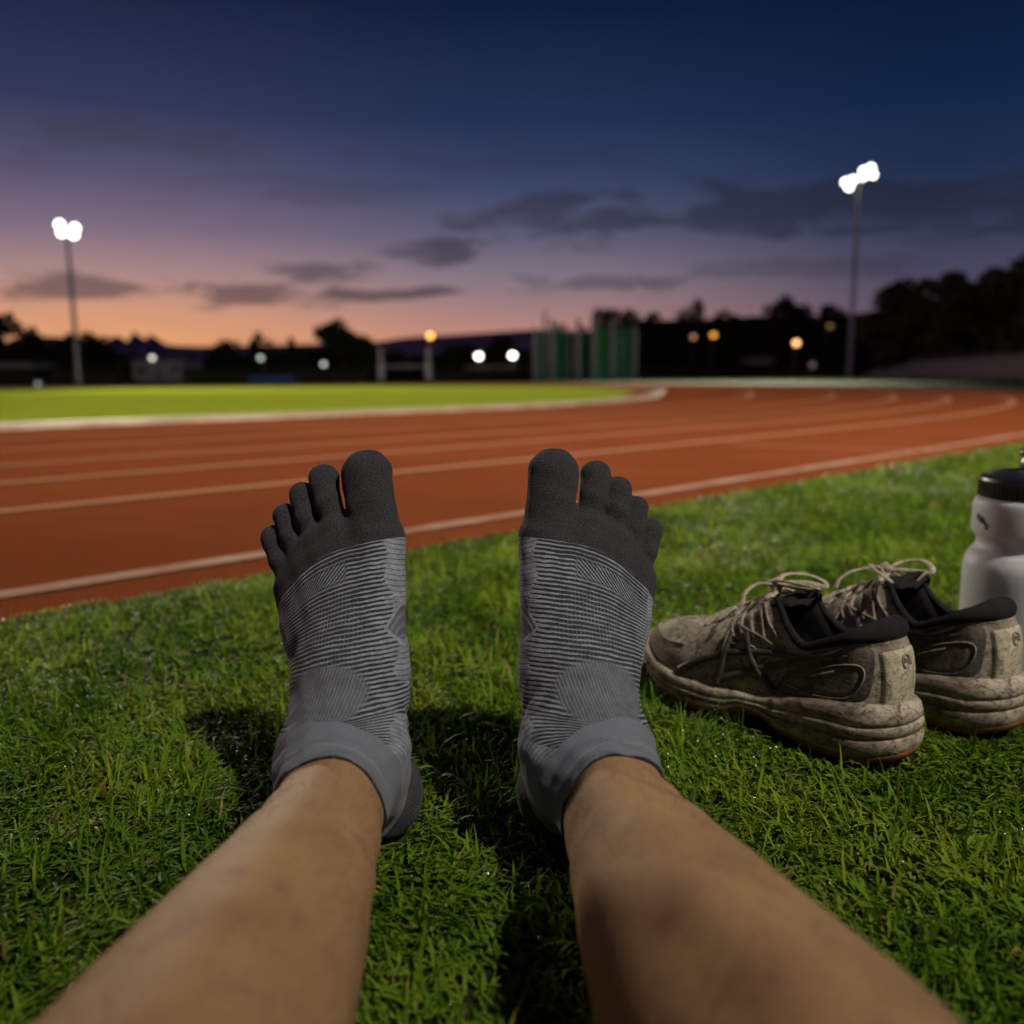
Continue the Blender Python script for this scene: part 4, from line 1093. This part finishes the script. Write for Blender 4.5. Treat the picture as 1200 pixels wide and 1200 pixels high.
# throwing cage
def netmat(nm, ca, cb):
    m, nt, b = material(nm, ca, 0.8)
    nt.lk(nt.mix(nt.step(nt.noise(2.2, 3, 0.6, nt.objco()), 0.3, 0.7), ca, cb), b.inputs['Base Color'])
    tp = nt.new('ShaderNodeBsdfTransparent'); mx = nt.new('ShaderNodeMixShader'); mx.inputs[0].default_value = 0.2
    nt.lk(b.outputs[0], mx.inputs[1]); nt.lk(tp.outputs[0], mx.inputs[2]); nt.lk(mx.outputs[0], nt.n['Material Output'].inputs[0])
    return m
m_nets = [netmat('green_netting', (.02, .15, .08), (.05, .26, .14)), netmat('teal_netting', (.04, .22, .16), (.10, .34, .26)), netmat('bright_green_netting', (.02, .26, .09), (.06, .42, .16)), netmat('dark_green_netting', (.01, .06, .035), (.02, .10, .06))]
m_cpole = mottled('pale_cage_pole', (0.5, 0.52, 0.5), (0.4, 0.42, 0.4), 3, 0.6, 0.1)
cD = 58; cg = empty('throwing_cage', (bx(687, cD), cD, -.03)); tag(cg, 'green netted throwing cage with tall poles at the edge of the infield', 'sports cage')
cpts = [(-3.3, 0), (-2.6, 1.6), (-.9, 2.6), (.9, 2.6), (2.3, 1.7), (3.2, .2)]
nh = [3.3, 3.3, 3.3, 3.6, 3.6]; 
for i, (x, y) in enumerate(cpts):
    H = [3.5, 4.7, 3.5, 4.9, 3.6, 3.5][i]
    MB().lathe([(.15, 0), (.11, H * .8), (.05, H)], 10, (x, y, 0)).build('pole', m_cpole, cg, True)
for i in range(5):
    (x0, y0), (x1, y1) = cpts[i], cpts[i + 1]; rows = []
    for k in np.linspace(0, 1, 25):
        wv = .10 * math.sin(k * 30 + i); rows.append([(x0 + (x1 - x0) * k, y0 + (y1 - y0) * k + wv * (1 - .4 * z / 3), z) for z in np.linspace(.05, nh[i] - .15 * math.sin(k * math.pi), 6)])
    MB().grid(np.array(rows)).build('net_panel', m_nets[(i * 2 + 1) % 4], cg, True)
for gi, (x, y0) in enumerate(((-2.1, -.3), (-.45, -.4), (.55, -.5), (1.75, -.2))):
    rows = []
    for k in np.linspace(0, 1, 17):
        rows.append([(x + k * (.8 if gi != 1 else .5), y0 + .12 * math.sin(k * 26), z) for z in np.linspace(.05, 3.6 - .15 * gi, 5)])
    MB().grid(np.array(rows)).build('net_gate', m_nets[(0, 3, 2, 1)[gi]], cg, True)
    MB().lathe([(.16, 0), (.13, 3.9)], 10, (x - .1, y0, 0)).build('pole', m_cpole, cg, True)

# long blue mat
m_blue = mottled('blue_mat_cover', (0.02, 0.07, 0.22), (0.03, 0.10, 0.28), 2, 0.6, 0.2)
MAT = empty('landing_mat', (bx(325, 60), 60, -.03)); tag(MAT, 'long low blue landing mat lying at the far edge of the infield', 'mat')
MB().box((0, 0, .2), (3.0, 1.6, .40), 0, .97).build('mat_block', m_blue, MAT); MB().box((0, 0, .42), (2.96, 1.55, .05)).build('mat_cover', m_blue, MAT)

# buildings
m_wall = mottled('grey_render', (0.34, 0.35, 0.34), (0.26, 0.27, 0.27), 1.2, 0.85, 0.2)
m_roof = mottled('dark_roof', (0.05, 0.05, 0.055), (0.08, 0.08, 0.085), 2, 0.8, 0.2)
m_pane = material('dark_window_glass', (0.01, 0.012, 0.015), 0.1)[0]
m_shut = mottled('faded_shutter', (0.18, 0.18, 0.18), (0.13, 0.13, 0.13), 3, 0.7, 0.1)
def house(px0, px1, pyt, D, depth, label, cat='building', name='clubhouse', nw=3):
    x0, x1 = bx(px0, D), bx(px1, D); h = top((px0 + px1) / 2, pyt, D) + .03; w = x1 - x0
    root = empty(name, ((x0 + x1) / 2, D + depth / 2, -.03)); tag(root, label, cat)
    MB().box((0, 0, (h - .15) / 2), (w, depth, h - .15)).build('wall', m_wall, root)
    MB().box((0, 0, h - .07), (w + .3, depth + .3, .14)).build('roof', m_roof, root)
    for k in range(nw):
        xx = -w / 2 + w * (k + .5) / nw
        if k == nw // 2:
            d = MB().box((xx, -depth / 2 - .02, h * .36), (w * .12, .05, h * .70)).build('door', m_shut, root)
        else:
            f_ = MB().box((xx, -depth / 2 - .01, h * .55), (w * .17, .05, h * .3)).build('window', m_shut, root)
            MB().box((xx, -depth / 2 - .03, h * .55), (w * .14, .05, h * .24)).build('pane', m_pane, f_)
house(163, 220, 421, 75, 5, 'low grey clubhouse with flat dark roof at the left of the far bank')
house(-40, 47, 424, 75, 4, 'long low shed at the far left edge of the ground', 'shed', 'low_shed', 5)
house(548, 608, 427, 88, 4, 'low building behind the two bright white lamps', 'building', 'pavilion', 3)
house(872, 905, 418, 90, 3, 'small hut under the dark trees right of the cage', 'hut', 'small_hut', 3)

# terraced stand on the right
m_conc = mottled('weathered_concrete', (0.55, 0.54, 0.50), (0.42, 0.42, 0.39), 1.5, 0.9, 0.3)
m_bench = mottled('worn_bench_board', (0.75, 0.72, 0.64), (0.6, 0.57, 0.5), 2, 0.8, 0.1)
gs = empty('terraced_stand', (26.0, 42, -.03), math.atan2(46, 7.5)); tag(gs, 'low terraced stand with long bench rows along the right side', 'grandstand')
L_ = 44
for k in range(4):
    MB().box((L_ / 2, -.5 - k * 1.0, .14 + .17 * k), (L_, 1.0, .28 + .34 * k)).build('step', m_conc, gs)
    MB().box((L_ / 2, -.45 - k * 1.0, .285 + .34 * k + .19), (L_, .3, .06)).build('bench', m_bench, gs)
rl = MB()
for k in range(12): rl.tube([(k * 4.0, -4.2, 1.2), (k * 4.0, -4.2, 2.15)], .035, 6)
rl.tube([(0, -4.2, 2.15), (L_, -4.2, 2.15)], .04, 6); rl.build('railing', m_pole, gs)
hb = empty('commentary_hut', (30.2, 46.5, -.03), math.atan2(46, 7.5)); tag(hb, 'flat-roofed commentary hut above the terraced stand', 'hut')
MB().box((0, 0, 1.1), (3.4, 2.2, 2.2)).build('wall', m_wall, hb); MB().box((0, 0, 2.27), (3.8, 2.6, .13)).build('roof', m_roof, hb)
for xx in (-.9, .9): MB().box((xx, 1.11, 1.35), (1.3, .05, .6)).build('window', m_pane, hb)

# low hedge bank behind the infield, dark wooded rise, far hills
def leaf_cloud(mb_v, mb_f, P, size):
    n = len(P); N = rng.normal(size=(n, 3)); N /= np.linalg.norm(N, axis=1)[:, None]
    Aa = np.cross(N, rng.normal(size=(n, 3))); Aa /= np.linalg.norm(Aa, axis=1)[:, None]; Bb = np.cross(N, Aa)
    s = size * rng.uniform(.6, 1.4, n)[:, None]
    base = sum(len(v) for v in mb_v)
    V = np.stack([P - Aa * s - Bb * s * .2, P + Bb * s * .6, P + Aa * s - Bb * s * .2, P - Bb * s * .7], 1)
    mb_v.append(V.reshape(-1, 3)); mb_f.append((np.arange(n) * 4)[:, None] + np.arange(4)[None] + base)
def leafmat(name, a, b_):
    m, nt, b = material(name, a, 0.8, 0, 0.2)
    nt.lk(nt.mix(nt.step(nt.noise(.9, 4, .6, nt.objco()), .35, .65), a, b_), b.inputs['Base Color'])
    return m
m_hedge = leafmat('hedge_leaves', (0.035, 0.048, 0.016), (0.06, 0.07, 0.022))
m_leaf = [leafmat('tree_leaves_dark', (0.035, 0.045, 0.022), (0.06, 0.07, 0.03)), leafmat('tree_leaves_olive', (0.07, 0.09, 0.03), (0.12, 0.14, 0.045))]
m_bark = mottled('dark_bark', (0.035, 0.028, 0.022), (0.06, 0.05, 0.04), 6, 0.95, 0.5, 30, 0.03)
def hedge(px0, px1, D, h, label):
    vs, fs = [], []
    x0, x1 = bx(px0, D), bx(px1, D); nl = int((x1 - x0) * 150)
    P = np.c_[rng.uniform(x0, x1, nl), D + rng.uniform(-.6, .6, nl), rng.uniform(0, 1, nl) ** .7]
    hh = h * (.8 + .35 * vnoise(np.c_[P[:, 0], P[:, 0] * 0], .7, 31)); P[:, 2] *= hh
    leaf_cloud(vs, fs, P - np.array([(x0 + x1) / 2, D, 0]), .16)
    r_ = empty('hedge', ((x0 + x1) / 2, D, -.03)); tag(r_, label, 'hedge')
    mesh_np('leaves', np.vstack(vs), np.vstack(fs), m_hedge, r_, False)
    MB().box((0, 0, h * .33), (x1 - x0, .7, h * .66)).build('branches', m_bark, r_)
hedge(-60, 150, 68, 1.15, 'dark clipped hedge at the far left behind the infield')
hedge(222, 440, 70, .95, 'dark clipped hedge behind the long blue mat')
hedge(515, 625, 78, 1.0, 'dark clipped hedge between goal posts and throwing cage')
hedge(752, 990, 84, 1.3, 'dark clipped hedge behind the bend of the track')

def ridge(name, D, prof, mat, depth=120):
    n = len(prof); xs = [bx(px, D) for px, _ in prof]; zs = [max(.2, top(px, py, D)) for px, py in prof]
    P = cat_open(np.c_[xs, zs, zs], n * 8); rows = []
    for x, z, _ in P: rows.append([(x, D - z * 1.2, -.5), (x, D - z * .5, z * .6), (x, D, z), (x * 1.3, D + depth, -.5)])
    o = MB().grid(np.array(rows)).build(name, mat, None, True); o['kind'] = 'structure'; return o
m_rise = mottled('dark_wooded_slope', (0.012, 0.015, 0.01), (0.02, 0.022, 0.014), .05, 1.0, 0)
m_hill = mottled('haze_tinted_hills', (0.30, 0.24, 0.38), (0.34, 0.28, 0.42), .002, 1.0, 0)  # purple tint paints the distance haze into the hill colour
ridge('near_hill', 130, [(-420, 405), (-200, 402), (0, 402), (60, 404), (115, 405), (150, 418), (200, 424), (270, 421), (330, 412), (400, 409), (450, 416), (520, 421), (600, 412), (640, 409), (700, 386), (760, 378), (820, 376), (900, 372), (980, 372), (1060, 358), (1150, 346), (1250, 338), (1500, 338)], m_rise)
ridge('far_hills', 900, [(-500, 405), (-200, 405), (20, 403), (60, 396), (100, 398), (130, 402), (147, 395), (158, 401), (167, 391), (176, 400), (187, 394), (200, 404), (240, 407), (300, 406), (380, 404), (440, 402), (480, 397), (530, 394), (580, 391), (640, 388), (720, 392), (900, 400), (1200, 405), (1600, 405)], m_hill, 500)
w = [[], []]
nl = 9000; pxs = rng.uniform(-250, 1450, nl); D_ = rng.uniform(96, 112, nl)
hp = np.interp(pxs, [-250, 0, 110, 160, 240, 330, 430, 520, 620, 700, 800, 1000, 1200, 1450], [405, 406, 408, 420, 424, 414, 412, 420, 412, 398, 394, 392, 372, 370])
zt_ = CH + (440 + (600 - pxs) * math.tan(R(.4)) - hp - 6 * vnoise(np.c_[pxs, pxs * 0], .06, 41)) / FPX * D_
P = np.c_[(pxs - 600) / FPX * D_, D_, rng.uniform(0, 1, nl) ** .75 * zt_]
leaf_cloud(w[0], w[1], P, .75)
wo = mesh_np('woods', np.vstack(w[0]), np.vstack(w[1]), m_leaf[0], None, False); tag(wo, 'dark continuous woodland behind the sports ground', 'woods', kind='stuff')

def tree(px, pyt, D, wpx, label, kind=0, shape='round', nl=620, lo=.25):
    x = bx(px, D); H = top(px, pyt - 8, D); Wd = wpx / FPX * D
    root = empty('tree', (x, D, -.03)); tag(root, label, 'tree', 'trees behind the sports ground')
    tb = MB().tube([(0, 0, 0), (.05 * H, 0, H * .3), (.02 * H, .03 * H, H * .62), (0, 0, H * .9)], [H * .035, H * .028, H * .018, .02], 8)
    for k in range(5):
        a = rng.uniform(0, 6.28); z0 = H * rng.uniform(.3, .6); l_ = Wd * rng.uniform(.25, .45)
        tb.tube([(.03 * H, 0, z0), (math.cos(a) * l_ * .5, math.sin(a) * l_ * .5, z0 + H * .12), (math.cos(a) * l_, math.sin(a) * l_, z0 + H * .25)], [H * .012, H * .009, .015], 5)
    tb.build('trunk', m_bark, root, True)
    vs, fs = [], []; P = []
    nc = 11 if shape != 'cone' else 9
    for k in range(nc):
        a = rng.uniform(0, 6.28); rr = Wd * .5 * math.sqrt(rng.uniform(0, .75))
        if shape == 'flat': cz = H * rng.uniform(.5, .84); rad = np.array([.19 * Wd, .19 * Wd, .15 * H]); rr *= .95
        elif shape == 'cone':
            cz = H * (lo + (.93 - lo) * k / nc); rr *= (1.05 - cz / H) * 1.1; rad = np.array([.26 * Wd * (1.15 - cz / H), .26 * Wd * (1.15 - cz / H), .10 * H])
        else: cz = H * rng.uniform(lo + .1, .84); rr *= math.sqrt(max(.1, 1 - ((cz / H - .5) / .5) ** 2)); rad = np.array([.2 * Wd, .2 * Wd, .14 * H]) * rng.uniform(.7, 1.25)
        q = rng.normal(size=(nl // nc, 3)); q /= np.linalg.norm(q, axis=1)[:, None]; q *= rng.uniform(.35, 1, (nl // nc, 1)) ** .5
        P.append(q * rad + np.array([math.cos(a) * rr, math.sin(a) * rr, min(cz, H - rad[2])]))
    P = np.vstack(P); P[:, 2] *= (H - .1) / P[:, 2].max()
    leaf_cloud(vs, fs, P, max(.14, Wd * .05))
    mesh_np('crown', np.vstack(vs), np.vstack(fs), m_leaf[kind], root, False)
TREES = [(6, 374, 78, 74, 'gappy spreading tree at the far left edge', 0, 'flat'), (48, 390, 95, 52, 'low rounded tree behind the left floodlight mast', 0, 'round'), (100, 398, 95, 55, 'broad low tree between the left mast and the clubhouse', 0, 'round'),
         (128, 402, 98, 40, 'squat tree just left of the grey clubhouse', 0, 'round'), (268, 406, 95, 40, 'small rounded tree right of the grey clubhouse', 0, 'round'), (310, 397, 92, 34, 'domed tree above the blue landing mat', 0, 'round'), (348, 404, 95, 40, 'low tree between the domed tree and the flat-topped tree', 0, 'cone'),
         (402, 382, 86, 58, 'flat-topped tree standing alone above the far hedge', 0, 'flat'), (430, 400, 95, 40, 'low tree at the right foot of the flat-topped tree', 0, 'round'), (540, 410, 95, 40, 'low dark tree right of the goal posts', 0, 'round'), (592, 400, 98, 40, 'low dark tree above the two white lamps', 0, 'round'),
         (718, 370, 88, 52, 'dark tree rising right behind the throwing cage', 0, 'round'), (752, 375, 92, 46, 'dark tree just right of the throwing cage', 0, 'round'), (783, 376, 94, 44, 'rounded tree above the faint orange lamp', 0, 'round'), (809, 360, 94, 32, 'small tree standing out above the amber lamps', 0, 'round'),
         (850, 374, 95, 56, 'broad dark tree between the amber and peach lamps', 0, 'round'), (902, 355, 92, 56, 'taller dark tree left of the tall mast', 0, 'round'), (938, 364, 95, 52, 'rounded dark tree left of the tall mast', 0, 'round'), (976, 366, 95, 50, 'dark tree directly behind the tall mast', 0, 'round'),
         (1052, 341, 80, 84, 'big olive tree first to the right of the tall mast', 1, 'round'), (1100, 331, 76, 84, 'big olive tree in the middle of the right hand clump', 1, 'round'), (1148, 328, 74, 84, 'big olive tree behind the commentary hut', 1, 'round'), (1200, 308, 68, 96, 'tallest tree at the right edge above the terraced stand', 1, 'round'),
         (1265, 318, 68, 96, 'tall tree beyond the right edge of the stand', 1, 'round'), (-60, 384, 80, 90, 'spreading tree beyond the far left shed', 0, 'round')]
for a in TREES:
    tree(a[0], a[1], a[2], a[3], a[4], a[5], a[6], 3200 if a[5] else 1500, .1 if a[5] else .2)
